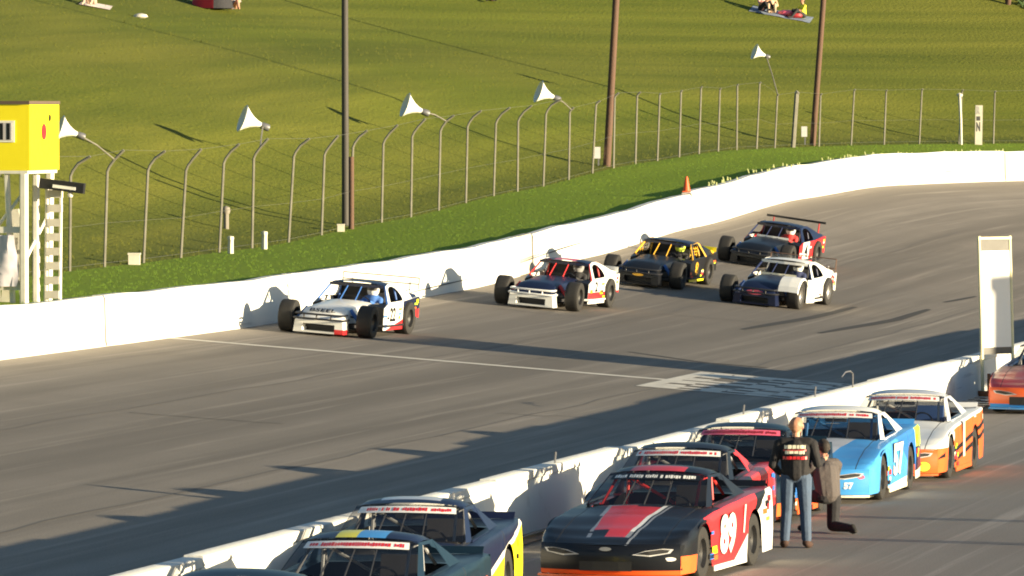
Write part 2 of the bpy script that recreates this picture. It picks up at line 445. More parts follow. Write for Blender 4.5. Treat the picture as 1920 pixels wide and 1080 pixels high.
# ------------------------------------------------------------------ outer wall, built in sections between its joints
def wall_section(i0, i1, inset, top, m, parent):
    mb = MB(); rows = []
    for i in range(i0, i1 + 1):
        h = WH[i]; wob = .012 * math.sin(WS[i] * .9) + .01 * math.sin(WS[i] * 2.3)
        rows.append([wp(i, a, h + b) for a, b in ((-.02 + inset, -.25), (-.02 + inset, .0), (0 + inset, .09), (.02 + inset + wob * .4, top - .06 + wob), (.05 + inset, top + wob), (.27, top + wob), (.30, top - .05 + wob), (.30, -.25))])
    mb.grid(rows)
    mb.add(rows[0], [tuple(range(8))]); mb.add(rows[-1], [tuple(range(8))])
    return mb.build('wall_section', m, parent, smooth=True)
ow = tag(bpy.data.objects.new('outer_wall', None), 'long white concrete wall around the outside of the track', 'wall'); COL.objects.link(ow)
def idx_at(px):                                                 # wall index seen at that column
    return min((i for i in range(NI) if i <= far_i + 30), key=lambda i: abs(960 + FPX * WL[i].x / max(1, WL[i].y) - px) + (1e6 if WL[i].y < 50 else 0))
j = [0, idx_at(-420), idx_at(210), idx_at(545), idx_at(972), idx_at(1012), idx_at(1298), idx_at(1612), idx_at(1888), idx_at(1888) + 14, idx_at(1888) + 40, NI - 1]
tops = [1.0, .98, .99, 1.0, .99, .97, 1.05, 1.06, 1.03, 1.02, 1.0]
for k in range(len(j) - 1):
    if j[k + 1] <= j[k]: continue
    wall_section(j[k], j[k + 1], (.006 if k % 2 else 0) + (.03 if k == 4 else 0), tops[k], WALLDIRT if k == 4 else WALLPAINT, ow)

JOINT = mat('joint_filler', (.34, .28, .25), .9); rgs = random.Random(5)
for k in range(1, len(j) - 1):
    i = j[k]
    if j[k + 1] <= i or WL[i].y < 60: continue
    a, b_ = wp(i, -.032, WH[i] + .01), wp(i, -.028, WH[i] + 1.0); tt = Vector((WN[i].y, -WN[i].x, 0)) * .035
    MB().grid([[Vector(a) - tt, Vector(b_) - tt], [Vector(a) + tt, Vector(b_) + tt]]).build('joint', JOINT, ow, fix=False)
for k in range(9):                                             # tyre scuffs along the wall face
    i = rgs.randrange(idx_at(-200), idx_at(1880)); n_ = rgs.randrange(2, 6); z0 = rgs.uniform(.12, .42); hh = rgs.uniform(.006, .016)
    rws = [[wp(min(NI - 1, i + q), -.036, WH[min(NI - 1, i + q)] + z0 + .02 * q + hh * math.sin(math.pi * (q + .3) / (n_ + .6)) * e_) for q in range(n_ + 1)] for e_ in (-1, 1)]
    MB().grid(rws).build('tyre_scuff', SKIDM, ow, fix=False)
SEAM = mat('asphalt_seam_tar', (.10, .09, .08), .8)
for d_, s0_, s1_ in ((-5.3, -40, 75), (-10.7, -60, 50), (-13.9, -70, 10)):
    strip('asphalt_seam', [(S0 + q, d_ + .05 * math.sin(q * .7) + .03 * math.sin(q * 2.1)) for q in range(s0_, s1_, 2)], .045, SEAM, .0045)
for c_ in range(9):                                             # sealed cracks
    s_, d_ = S0 + rgs.uniform(-45, 45), rgs.uniform(-14, -1.5); pts_ = []
    for q in range(7): pts_.append((s_, d_)); s_ += rgs.uniform(-.25, .35); d_ -= rgs.uniform(.15, .5)
    if pts_[-1][1] > -15.6: strip('sealed_crack', pts_, .06, SEAM, .005)
# ------------------------------------------------------------------ pit wall
pw = tag(bpy.data.objects.new('pit_wall', None), 'white concrete pit wall beside the row of parked race trucks', 'wall'); COL.objects.link(pw)
PW0 = Vector(((0 - 87.2) / SL, 0, 0))                            # point of the pit wall line at Y = 0
def pit_pt(y, lat=0.0, z=0.0): return Vector(((y - 87.2) / SL, y, z)) + Nv * lat
yy, k = 34.0, 0
while yy < 176:
    ln = 8.4 if k % 3 else 6.2
    mb = MB(); rows = []; top = .95 + (.02 if k % 2 else 0) - (.03 if k % 5 == 3 else 0)
    n = 8
    for q in range(n + 1):
        y = yy + (ln - .02) * q / n; wv = .006 * math.sin(y * 1.7)
        rows.append([pit_pt(y, a + wv, b) for a, b in ((.06, -.1), (.06, .06), (.02, .16), (-.02, top - .13), (.0, top - .11), (.005, top - .01), (-.01, top), (-.22, top + .005), (-.24, top - .1), (-.22, .2), (-.26, -.1))])
    mb.grid(rows); mb.add(rows[0], [tuple(range(len(rows[0])))]); mb.add(rows[-1], [tuple(range(len(rows[0])))])
    mb.build('wall_section', WALLPAINT, pw, smooth=True)
    yy += ln; k += 1
#@@OBJECTS
# ------------------------------------------------------------------ wheels
def wheel(parent, loc, r, wd, side, rim, steer=0.0):            # side -1 / +1: which way the outer face looks (local x)
    h = wd / 2
    Mx = Matrix.Rotation(steer, 4, 'Z') @ Matrix.Rotation(math.pi / 2 * side, 4, 'Y')
    prof = [(r * .56, -h * .92), (r * .70, -h * .99), (r * .86, -h), (r * .955, -h * .93), (r * .99, -h * .80), (r, -h * .4), (r, h * .4), (r * .99, h * .80), (r * .955, h * .93), (r * .86, h), (r * .70, h * .99), (r * .56, h * .92)]
    ty = MB().lathe(prof, Mx, 28).build('wheel', RUBBER, parent, smooth=True); ty.location = loc
    rm = MB().lathe([(r * .575, -h * .9), (r * .575, h * .88), (r * .54, h * .90), (r * .50, h * .55), (r * .30, h * .30), (r * .24, h * .38), (r * .12, h * .40), (0.001, h * .42)], Mx, 24)
    for k in range(5):
        g = 2 * math.pi * k / 5; c = Mx @ Vector((r * .18 * math.cos(g), r * .18 * math.sin(g), h * .43))
        rm.lathe([(.012, -.02), (.012, .012), (.001, .014)], Matrix.Translation(c) @ Mx, 6)
    rm.build('rim', rim, ty, smooth=True)
    return ty

def stickers(t, seed, fn, areas, n):                             # small sponsor stickers, too small to read
    rg_ = random.Random(seed); ks = ['white', 'yellow', 'red', 'blue', 'cream', 'black', 'lime', 'orange']; q = MB()
    for sgn in (-1, 1):
        for _ in range(n):
            y0, y1, z0, z1 = rg_.choice(areas); y, z = rg_.uniform(y0, y1), rg_.uniform(z0, z1); a, b = rg_.uniform(.05, .12), rg_.uniform(.02, .045)
            q.add([fn(sgn, y - a, z - b), fn(sgn, y + a, z - b), fn(sgn, y + a, z + b), fn(sgn, y - a, z + b)], [(0, 1, 2, 3)], rg_.randrange(len(ks)))
    o = q.build('stickers', [P[k] for k in ks], t, fix=False); o['kind'] = 'stuff'
# ------------------------------------------------------------------ race truck (local +Y forward, +X its right side)
HWT = [(-2.45, .95), (-1.9, .985), (1.7, .985), (2.1, .97), (2.45, .90)]
ZST = [(-2.45, .985), (-1.34, .95), (-.3, .90), (.6, .85), (1.33, .785), (1.9, .68), (2.2, .59), (2.42, .50)]
ZCT = [(-2.45, .965), (-1.3, .945), (-.2, .90), (.6, .885), (1.2, .80), (1.8, .67), (2.2, .565), (2.42, .49)]
def warp(x, y): return y - .24 * (abs(x) / .98) ** 2.6 * max(0, min(1, (y - 1.5) / .9)) ** 1.4
def side_x(y): return lerp_tab(HWT, y) + .004
def make_truck(name, label, loc, yaw, sp):
    t = thing(name, label, 'race truck', loc, yaw, 'race trucks lined up along the pit wall')
    gaps = (.52, -1.0)
    def pf(part):
        def f(c, n):
            if part == 'body':
                if abs(c.x) > .9 and abs(n.z) < .7 and any(abs(c.y - g_) < .009 for g_ in gaps): return 'dark'
                if n.z > .6 and c.y > .46 and (abs(abs(c.x) - .70) < .008 or (abs(c.y - .56) < .008 and abs(c.x) < .7)): return 'dark'
            return sp['paint'](part, c.x, c.y, c.z, n)
        return f
    gcuts = [(Vector((0, g_ + e_, 0)), Vector((0, 1, 0))) for g_ in gaps + (.56,) for e_ in (-.008, .008)] + [(Vector((sg_ * .70 + e_, 0, 0)), Vector((1, 0, 0))) for sg_ in (-1, 1) for e_ in (-.007, .007)]
    keys = list(P.keys()) + ['dark']; mats = [P[k] for k in P] + [DARK]
    wy, wz, wr = (1.33, -1.34), .345, .41
    ysn = sorted(set([round(-2.44 + .061 * i, 4) for i in range(80)] + [2.42]))
    ysn = [y for y in ysn if y <= 2.42]
    rows = []
    for y in ysn:
        hw, zs, zc = lerp_tab(HWT, y), lerp_tab(ZST, y), lerp_tab(ZCT, y); zb = .15
        for c in wy:
            if abs(y - c) < wr: zb = max(zb, wz + math.sqrt(wr * wr - (y - c) ** 2) * .98)
        zb = min(zb, zs - .07)
        pr = [(1.0, zb), (1.012, zb + (zs - zb) * .30), (1.010, zb + (zs - zb) * .62), (.992, zs - .05), (.965, zs - .012), (.90, zs), (.74, zs * .75 + zc * .25 - .006), (.62, zs * .35 + zc * .65), (.36, zc + .004), (.14, zc + .016)]
        full = [(-hw * a, b) for a, b in pr] + [(hw * a, b) for a, b in reversed(pr)]
        rows.append([(x, warp(x, y), z) for x, z in full])
    nb = len(rows[0])
    mb = MB(); mb.grid(rows, skip=lambda i, k: 6 <= k <= nb - 8 and -1.28 < ysn[i] < .46)
    mb.build('body', mats, t, smooth=True, cuts=(sp.get('cuts') or []) + gcuts, paintf=pf('body'), keys=keys)
    # front bumper skin
    fr = []
    for z, dy in ((.515, -.035), (.49, .0), (.43, .045), (.36, .06), (.27, .065), (.19, .05), (.13, .02)):
        fr.append([(x, warp(x, 2.42) + dy * (1 - .4 * (abs(x) / .9) ** 2), z) for x in [(-.905 + 1.81 * i / 22) for i in range(23)]])
    mb = MB(); mb.grid(fr)
    for sgn in (-1, 1):                                         # corner returns to the front wheels
        mb.grid([[(sgn * .905 + sgn * .062 * q ** .6, warp(.905, 2.42) - .50 * q + dy * (1 - q), z) for q in (0, .25, .5, .75, 1)] for z, dy in ((.50, 0), (.36, .03), (.27, .03), (.13, .0))])
    fb = mb.build('front_bumper', mats, t, smooth=True, cuts=sp.get('fcuts'), paintf=pf('front'), keys=keys)
    gw, gz0, gz1 = sp.get('grille', (.34, .18, .30))
    MB().grid([[(x, warp(x, 2.42) + .074, z) for x in (-gw, -gw * .5, 0, gw * .5, gw)] for z in (gz0, gz1)]).build('grille', GRILLE, t)
    for sgn in (-1, 1):
        hl = MB(); pts = [(.34, .385), (.50, .435), (.72, .465), (.84, .455), (.80, .405), (.56, .365)]
        hl.add([(sgn * x, warp(x, 2.42) + .072 * (1 - .4 * (x / .9) ** 2), z) for x, z in pts], [tuple(range(6))])
        o = hl.build('headlight', LAMP, t, fix=False)
        q = MB(); q.add([(sgn * (x * .8 + .13), warp(x * .8 + .13, 2.42) + .082 * (1 - .4 * (x / .9) ** 2), z * .7 + .128) for x, z in pts], [tuple(range(6))]); q.build('lens', GRILLE, o, fix=False)
    spl = [(-.93 + 1.86 * i / 16) for i in range(17)]
    mb = MB(); mb.grid([[(x, warp(x, 2.42) + .10, z) for x in spl] for z in (.095, .125)]); mb.grid([[(x, warp(x, 2.42) + dy, .125) for x in spl] for dy in (.10, -.35)]); mb.grid([[(x, warp(x, 2.42) + dy, .095) for x in spl] for dy in (.10, -.35)])
    mb.build('splitter', P[sp['splitter']], t)
    for sgn in (-1, 1):
        MB().prism([(-.86, .085), (.85, .085), (.85, .155), (-.86, .155)], 0, sgn * .985, sgn * 1.0).build('rocker_skirt', P[sp.get('skirt', sp['splitter'])], t)
    # tail panel and spoiler
    MB().prism([(-.94, .34), (.94, .34), (.94, .97), (-.94, .97)], 1, -2.45, -2.43).build('tail_panel', P[sp['base']], t)
    MB().add([(-.86, -2.40, .975), (.86, -2.40, .975), (.86, -2.47, 1.055), (-.86, -2.47, 1.055), (-.86, -2.41, .975), (.86, -2.41, .975), (.86, -2.48, 1.055), (-.86, -2.48, 1.055)], [(0, 1, 2, 3), (7, 6, 5, 4), (0, 4, 5, 1), (3, 2, 6, 7), (0, 3, 7, 4), (1, 5, 6, 2)]).build('spoiler', P[sp.get('spoiler', sp['base'])], t)
    # cab
    def ws(u, v, off=0.0):                                      # windscreen: u -1..1, v 0 base .. 1 top
        hw = .785 + (.640 - .785) * v; bow = .16 * (1 - u * u) * (1 - .35 * v)
        return (u * hw, .50 - .66 * v + bow + off * .6, .885 + .375 * v + .012 * math.sin(math.pi * v) + .03 * v * (1 - u * u) + off)
    U = [-1 + i / 8 for i in range(17)]
    win = MB().grid([[ws(u, v / 6) for u in U] for v in range(7)]).build('windscreen', GLASS, t, smooth=True)
    bn = sp.get('banner')
    if bn:
        MB().grid([[ws(u * .88, v, .007) for u in U] for v in (.735, .82, .925)]).build('banner', P[bn[0]], win, smooth=True)
        if bn[1]:
            rg = random.Random(name + label); q = MB(); u = -.80
            while u < .80:
                wd = rg.choice((.025, .035, .035, .05))
                if rg.random() < .88: q.grid([[ws(u + wd * a, v, .010) for a in (0, .5, 1)] for v in (.775 + rg.uniform(0, .02), .885 - rg.uniform(0, .025))])
                u += wd + .012
            o = q.build('banner_print', P[bn[1]], win, fix=False); o['kind'] = 'stuff'
    rf = []
    for k in range(9):
        y = -.155 - .72 * k / 8; e = [-1 + i / 8 for i in range(17)]
        hw = .645 - .02 * k / 8
        rf.append([(u * hw, y + (.105 * (1 - u * u) if k == 0 else .08 * (1 - u * u) * (1 - k / 8)), 1.258 + .045 * (1 - abs(u) ** 2.4) + .055 * math.sin(math.pi * min(1, (k / 8) ** .8)) * (1 - .55 * abs(u) ** 3) - (.03 if abs(u) > .99 else 0)) for u in e])
    MB().grid(rf).build('roof', mats, t, smooth=True, cuts=sp.get('rcuts'), paintf=pf('roof'), keys=keys)
    def rw(u, v): return (u * (.62 + .12 * v), -.875 - .42 * v - .05 * (1 - u * u), 1.262 - .31 * v + .035 * (1 - v) * (1 - u * u))
    MB().grid([[rw(u, v / 4) for u in U] for v in range(5)]).build('rear_window', GLASS, t, smooth=True)
    for sgn in (-1, 1):
        A0, A1 = Vector((sgn * .80, .52, .875)), Vector((sgn * .65, -.16, 1.245))
        C1, C0 = Vector((sgn * .635, -.87, 1.24)), Vector((sgn * .83, -1.50, .935))
        B0 = Vector((sgn * .83, .30, .875)); D0 = Vector((sgn * .83, -.92, .915))
        q = MB()
        q.grid([[A0, A1], [B0, A1 + Vector((sgn * .03, -.085, -.03))]])
        q.grid([[A1, C1], [A1 + Vector((sgn * .03, -.085, -.03)), C1 + Vector((sgn * .03, .11, -.035))]])
        q.build('window_frame', P[sp['pillar']], t, smooth=False)
        q = MB(); q.grid([[C1 + Vector((sgn * .002, .16, -.035)), C1, C0], [C1 + Vector((sgn * .025, .13, -.075)), C1 + Vector((sgn * .05, .02, -.10)), D0]])
        q.build('sail_panel', P[sp.get('sail', sp['pillar'])], t)
        q = MB(); q.prism([(.30, .86), (-.93, .90), (-.93, .93), (.30, .89)], 0, sgn * .82, sgn * .84); q.build('door_top', P[sp['pillar']], t)
    # cockpit
    q = MB(); q.box((0, -.35, .42), (1.36, 1.7, .02)); q.box((0, .50, .66), (1.40, .02, .46)); q.box((0, -1.24, .68), (1.40, .02, .5)); q.prism([(.48, .88), (.10, .86), (.10, .80), (.48, .80)], 0, -.70, .70)
    q.build('cockpit_tub', DARK, t)
    cage = mat('cage_' + sp['cage'], {'red': (.62, .04, .04), 'grey': (.30, .31, .33), 'white': (.7, .7, .68), 'blue': (.05, .2, .5), 'black': (.03, .03, .035)}[sp['cage']], .45)
    q = MB()
    for sgn in (-1, 1):
        q.tube([(sgn * .64, .46, .80), (sgn * .56, -.14, 1.19), (sgn * .55, -.72, 1.21), (sgn * .62, -1.1, .95)], .02, 6)
        q.tube([(sgn * .60, -.72, .45), (sgn * .55, -.72, 1.21)], .02, 6)
        q.tube([(sgn * .66, .45, .60), (sgn * .68, -.75, .66)], .02, 6)
    q.tube([(-.56, -.16, 1.20), (.56, -.16, 1.20)], .02, 6); q.tube([(-.55, -.72, 1.21), (.55, -.72, 1.21)], .02, 6)
    q.tube([(-.6, -.72, .55), (.52, -.72, 1.16)], .02, 6)
    q.build('roll_cage', cage, t, smooth=True)
    for u in (-.36, 0.0, .36):
        p = [Vector(ws(u, v, -.02)) for v in (.0, .5, 1.0)]; MB().tube(p, .011, 5).build('windscreen_brace', GREYMET, t)
    q = MB(); q.prism([(-.55, .46), (-.12, .46), (-.10, .56), (-.50, .58), (-.62, 1.08), (-.70, 1.08)], 0, -.56, -.12); q.build('seat', mat('seat_' + sp.get('seat', 'black'), {'black': (.03, .03, .035), 'red': (.5, .03, .03), 'blue': (.03, .09, .3)}[sp.get('seat', 'black')], .7), t)
    q = MB(); q.lathe([(.155, -.012), (.17, 0), (.155, .012), (.14, 0)], Matrix.Translation((-.34, .14, .86)) @ Matrix.Rotation(R(65), 4, 'X'), 18, close=True); q.build('steering_wheel', BLACKTUBE, t)
    MB().box((0, -.10, 1.14), (.34, .02, .055)).build('mirror', GREYMET, t)
    for sgn in (-1, 1):
        for y in wy: wheel(t, (sgn * .845, y, wz), .345, .27, sgn, MATS[sp.get('rim', 'rim_black')])
    stickers(t, label, lambda sgn, y, z: (sgn * (side_x(y) * 1.006 + .008), y, z), [(.75, 1.0, .25, .60), (-2.2, -1.8, .45, .85), (.60, .95, .2, .45)], 12)
    # writing on the sides
    for nm in sp.get('marks', []):
        for sgn in (-1, 1):
            yc, zc_, wd, ht, sh = nm['y'], nm['z'], nm['w'], nm['h'], nm.get('shear', 0)
            f = lambda a, b, off=.0: (sgn * (side_x(yc) * 1.008 + .012 + off), yc + (a * wd + b * sh) * sgn, zc_ + b * ht)
            if nm.get('edge'): lettering('door_number', nm['t'], lambda a, b: f(a * 1.03, b * 1.03, -.003), P[nm['edge']], t, .05)
            lettering('door_number', nm['t'], f, P[nm['c']], t, nm.get('bold', .03))
    for (nm, tx, px, pz, wd, ht, c) in sp.get('nose', []):
        if tx: lettering(nm, tx, lambda a, b: (px - a * wd, warp(px - a * wd, 2.42) + .072 - .03 * (abs(px) / .9) ** 2, pz + b * ht), P[c], t)
        else:
            n_ = 14; MB().add([(px + wd / 2 * math.cos(6.283 * i / n_), warp(px + wd / 2 * math.cos(6.283 * i / n_), 2.42) + .068 - .03 * (abs(px) / .9) ** 2, pz + ht / 2 * math.sin(6.283 * i / n_)) for i in range(n_)], [tuple(range(n_))]).build(nm, P[c], t, fix=False)
    return t
def pit_xy(Y, lat): return (lat + Y / SL, Y, 0.0)
YAW = math.pi - TA
def place_truck(name, label, Y, lat, sp, dyaw=0.0):              # (Y, lat) of its left front wheel
    yaw = YAW + dyaw; off = Matrix.Rotation(yaw, 3, 'Z') @ Vector((-.845, 1.33, 0)); p = Vector(pit_xy(Y, lat)) - off
    return make_truck(name, label, p, yaw, sp)
V = Vector
def plane2(y0, z0, y1, z1):                                      # cutting plane through a line drawn on the side
    return (V((0, y0, z0)), V((0, -(z1 - z0), y1 - y0)))
def above(y0, z0, y1, z1, y, z): return (y1 - y0) * (z - z0) - (z1 - z0) * (y - y0) > 0
def xplane(x0, y0, x1, y1): return (V((x0, y0, 0)), V((-(y1 - y0), x1 - x0, 0)))
# 1 black and red truck
def p89(part, x, y, z, n):
    if part == 'body':
        if abs(n.z) > .6 and abs(x) < .80 and y > .4:
            e = .22 + .13 * (2.2 - y) / 1.7; q = x - .06
            if abs(q) < e and y < 2.16: return 'black' if (y < .74 and x < .05) or (y > 1.9 and x > .1) else 'red' if y > .66 else 'grey'
            if abs(q) < e + .055 and y < 2.16: return 'white' if x < 0 and y < 1.95 else 'grey' if q < e + .03 else 'black'
            if abs(q) < e + .085: return 'black'
            if abs(q) < e + .115 and x < 0: return 'grey'
            return 'black'
        if abs(x) > .9 and n.z < .6:
            if y > 1.05 + .5 * (z - .4): return 'orange' if z < .36 and y > 1.7 else 'black'
            if above(-1.3, .62, -.25, .15, y, z) is False and y < -.25: return 'white'
            if y < -1.2 + .6 * (.5 - z): return 'white' if z < .62 else 'black'
            return 'red'
        return 'darkred' if abs(x) > .7 and y < .3 and n.z > .6 else 'black'
    if part == 'front': return 'orange' if z < .185 else 'black'
    if part == 'roof': return 'red' if (y > -.32 and abs(x) < .36) else 'black'
    return 'black'
e0, e1 = .22 + .13 * 0 / 1.7, .22 + .13
cuts = []
for sg in (-1, 1):
    for d in (0, .055, .085, .115): cuts.append(xplane(.06 + sg * (.22 + d), 2.2, .06 + sg * (.35 + d), .5))
cuts += [(V((0, q_, 0)), V((0, 1, 0))) for q_ in (.74, .66, 1.9, 1.95)] + [(V((q_, 0, 0)), V((1, 0, 0))) for q_ in (.05, .1)]
cuts += [plane2(1.05 + .5 * (-.4), 0, 1.05 + .5 * .6, 1.0), plane2(-1.3, .62, -.25, .15), plane2(-1.2 + .3, 0, -1.2 - .3, 1.0), (V((0, 2.16, 0)), V((0, 1, 0))), (V((0, 0, .36)), V((0, 0, 1)))]
S89 = dict(paint=p89, cuts=cuts, fcuts=[(V((0, 0, .185)), V((0, 0, 1)))], rcuts=[(V((0, -.32, 0)), V((0, 1, 0))), (V((.36, 0, 0)), V((1, 0, 0))), (V((-.36, 0, 0)), V((1, 0, 0)))],
           splitter='orange', skirt='white', base='black', pillar='black', cage='red', banner=('black', 'white'), rim='rim_black',
           marks=[dict(t='89', y=.16, z=.52, w=.82, h=.52, c='white', edge='black', shear=.05), dict(t='/', y=-.72, z=.66, w=.16, h=.36, c='white')],
           nose=[('emblem', '', 0, .455, .16, .05, 'grey'), ('nose_sticker', '', -.80, .33, .14, .05, 'white')])
place_truck('race_truck', 'black and red race truck with red hood stripe and white door number 89', 81.0, -15.70, S89, R(-3.5))
# 2 dark blue truck with yellow and blue roof stripes
def pA(part, x, y, z, n):
    if part == 'roof': return ('yellow' if .02 < x < .26 else 'sky' if -.30 < x <= .02 else 'navy') if y > -.75 else 'navy'
    if part == 'body' and abs(n.z) > .6 and y > .4: return 'sky' if -.28 < x < 0.0 else 'yellow' if 0 <= x < .06 else 'teal'
    return 'teal'
rc = [(V((a, 0, 0)), V((1, 0, 0))) for a in (.02, .26, -.30)] + [(V((0, -.75, 0)), V((0, 1, 0)))]
SA = dict(paint=pA, cuts=[(V((a, 0, 0)), V((1, 0, 0))) for a in (-.28, 0, .06)], rcuts=rc, splitter='navy', base='teal', pillar='teal', cage='grey', banner=('white', 'red'))
place_truck('race_truck', 'dark blue race truck with yellow and blue stripes across its roof', 68.2, -16.31, SA)
# 3 navy truck with yellow and white flanks
def pB(part, x, y, z, n):
    if part == 'roof': return 'silver' if abs(x) < .36 and y < -.2 else 'navy'
    if part == 'body' and abs(x) > .9 and n.z < .6:
        if above(-2.4, .98, 1.0, .30, y, z): return 'navy'
        if above(-2.4, .90, 1.0, .22, y, z): return 'white'
        if above(-1.6, 0, -1.1, .8, y, z) or y > .6: return 'yellow'
        return 'white' if y < -1.9 else 'yellow'
    return 'navy'
SB_ = dict(paint=pB, cuts=[plane2(-2.4, .98, 1.0, .30), plane2(-2.4, .90, 1.0, .22), plane2(-1.6, 0, -1.1, .8)], rcuts=[(V((.36, 0, 0)), V((1, 0, 0))), (V((-.36, 0, 0)), V((1, 0, 0))), (V((0, -.2, 0)), V((0, 1, 0)))],
           splitter='yellow', base='navy', pillar='navy', cage='grey', banner=('white', 'red'))
place_truck('race_truck', 'navy race truck with yellow and white slashes on its flank', 74.3, -17.15, SB_, R(2.5))
# 4 black truck with red rear behind the first
def pC(part, x, y, z, n):
    if part == 'body' and abs(x) > .72 and (n.z < .6 or y < 0):
        return 'red' if y < -.35 and z > .3 else 'black'
    return 'black'
SC_ = dict(paint=pC, cuts=[(V((0, -.35, 0)), V((0, 1, 0)))], splitter='black', base='black', pillar='black', sail='red', cage='grey', banner=('white', 'red'))
place_truck('race_truck', 'black race truck with red flanks close behind the one numbered 89', 86.7, -16.42, SC_, R(.5))
# 5 dark teal truck
def pD(part, x, y, z, n):
    if part == 'front' and z < .2: return 'orange'
    if part == 'body' and abs(x) > .9 and z < .32: return 'orange'
    return 'teal'
SD_ = dict(paint=pD, cuts=[(V((0, 0, .32)), V((0, 0, 1)))], fcuts=[(V((0, 0, .2)), V((0, 0, 1)))], splitter='orange', base='teal', pillar='black', cage='black', banner=('pink', 'darkred'))
place_truck('race_truck', 'dark teal race truck with orange lower edge, half hidden behind the two men', 92.3, -16.62, SD_)
# 6 blue and white truck
def pBl(part, x, y, z, n):
    if part == 'roof': return 'white'
    if part == 'body':
        if n.z > .6 and y > .4: return 'silver' if abs(x) < .16 + .30 * (2.05 - y) / 1.6 and y < 2.05 else 'sky'
        if abs(x) > .9 and n.z < .6 and y < 1.0:
            if above(-2.4, .30, 1.0, .18, y, z) is False: return 'cream'
            if y < -1.75: return 'navy' if z < .7 else 'lime'
            return 'blue' if above(-1.6, .2, .3, 1.0, y, z) else 'sky'
    return 'sky'
SBl = dict(paint=pBl, cuts=[xplane(s_ * .16, 2.05, s_ * .46, .45) for s_ in (-1, 1)] + [(V((0, 2.05, 0)), V((0, 1, 0))), plane2(-2.4, .30, 1.0, .18), plane2(-1.6, .2, .3, 1.0), (V((0, -1.75, 0)), V((0, 1, 0))), (V((0, 1.0, 0)), V((0, 1, 0)))],
           splitter='cream', base='sky', pillar='white', cage='blue', banner=('white', 'red'), rim='rim_black',
           marks=[dict(t='57', y=.05, z=.56, w=.92, h=.50, c='white', edge='navy', shear=.04)], grille=(.30, .19, .31),
           nose=[('nose_number', '57', -.62, .27, .14, .10, 'white'), ('nose_sticker', '', -.80, .40, .10, .06, 'pink'), ('nose_sticker', '', .42, .25, .12, .10, 'lilac')])
place_truck('race_truck', 'sky blue race truck with white roof and door number 57', 97.6, -16.15, SBl)
# 7 orange and white truck
def pO(part, x, y, z, n):
    if part == 'roof': return 'silver'
    if part == 'front': return 'orange'
    if part == 'body':
        if n.z > .5: return 'white' if y > .3 else 'navy' if abs(x) < .80 else 'white'
        if abs(x) > .85:
            if y > 1.0: return 'white' if z > .52 else 'black' if above(2.4, .30, 1.0, .46, y, z) is False and above(2.4, .36, 1.0, .52, y, z) else 'orange'
            if z > .82 + .05 * (-y): return 'white'
            if above(-2.4, .70, .6, .42, y, z) and not above(-2.4, .78, .6, .50, y, z): return 'black'
            if above(-2.4, .54, .6, .26, y, z) and not above(-2.4, .62, .6, .34, y, z): return 'black'
            return 'orange'
    return 'white'
SO_ = dict(paint=pO, cuts=[plane2(-2.4, .70, .6, .42), plane2(-2.4, .78, .6, .50), plane2(-2.4, .54, .6, .26), plane2(-2.4, .62, .6, .34), (V((0, 1.0, 0)), V((0, 1, 0))), (V((0, 0, .52)), V((0, 0, 1)))],
           splitter='orange', base='white', pillar='silver', cage='white', banner=('white', 'red'), seat='blue', rim='rim_black', spoiler='white',
           marks=[dict(t='1', y=.05, z=.58, w=.22, h=.58, c='cream', bold=.04)], nose=[('emblem', '', -.70, .24, .20, .15, 'lime'), ('nose_sticker', '', .1, .3, .1, .1, 'navy')])
place_truck('race_truck', 'orange and white race truck with silver roof and door number 1', 103.3, -16.0, SO_)
# 8 red truck at the right edge
def pR(part, x, y, z, n):
    if part == 'front': return 'orange' if z > .2 else 'sky'
    if part == 'body' and n.z > .6 and y > .4: return 'darkred' if abs(x) > .15 else 'blue'
    if part == 'body' and y > 1.0: return 'orange'
    return 'blue'
SR_ = dict(paint=pR, cuts=[(V((.15, 0, 0)), V((1, 0, 0))), (V((-.15, 0, 0)), V((1, 0, 0)))], fcuts=[(V((0, 0, .2)), V((0, 0, 1)))], splitter='sky', base='blue', pillar='navy', cage='grey', grille=(.5, .18, .34))
place_truck('race_truck', 'dark red race truck with orange nose and blue splitter beside the tall board', 125.6, -16.65, SR_)
# 9 dark truck, only its roof in view
SF_ = dict(paint=lambda *a: 'teal', splitter='black', base='teal', pillar='teal', cage='grey', banner=('white', 'red'))
place_truck('race_truck', 'dark race truck showing only its roof at the lower edge', 62.4, -16.15, SF_)
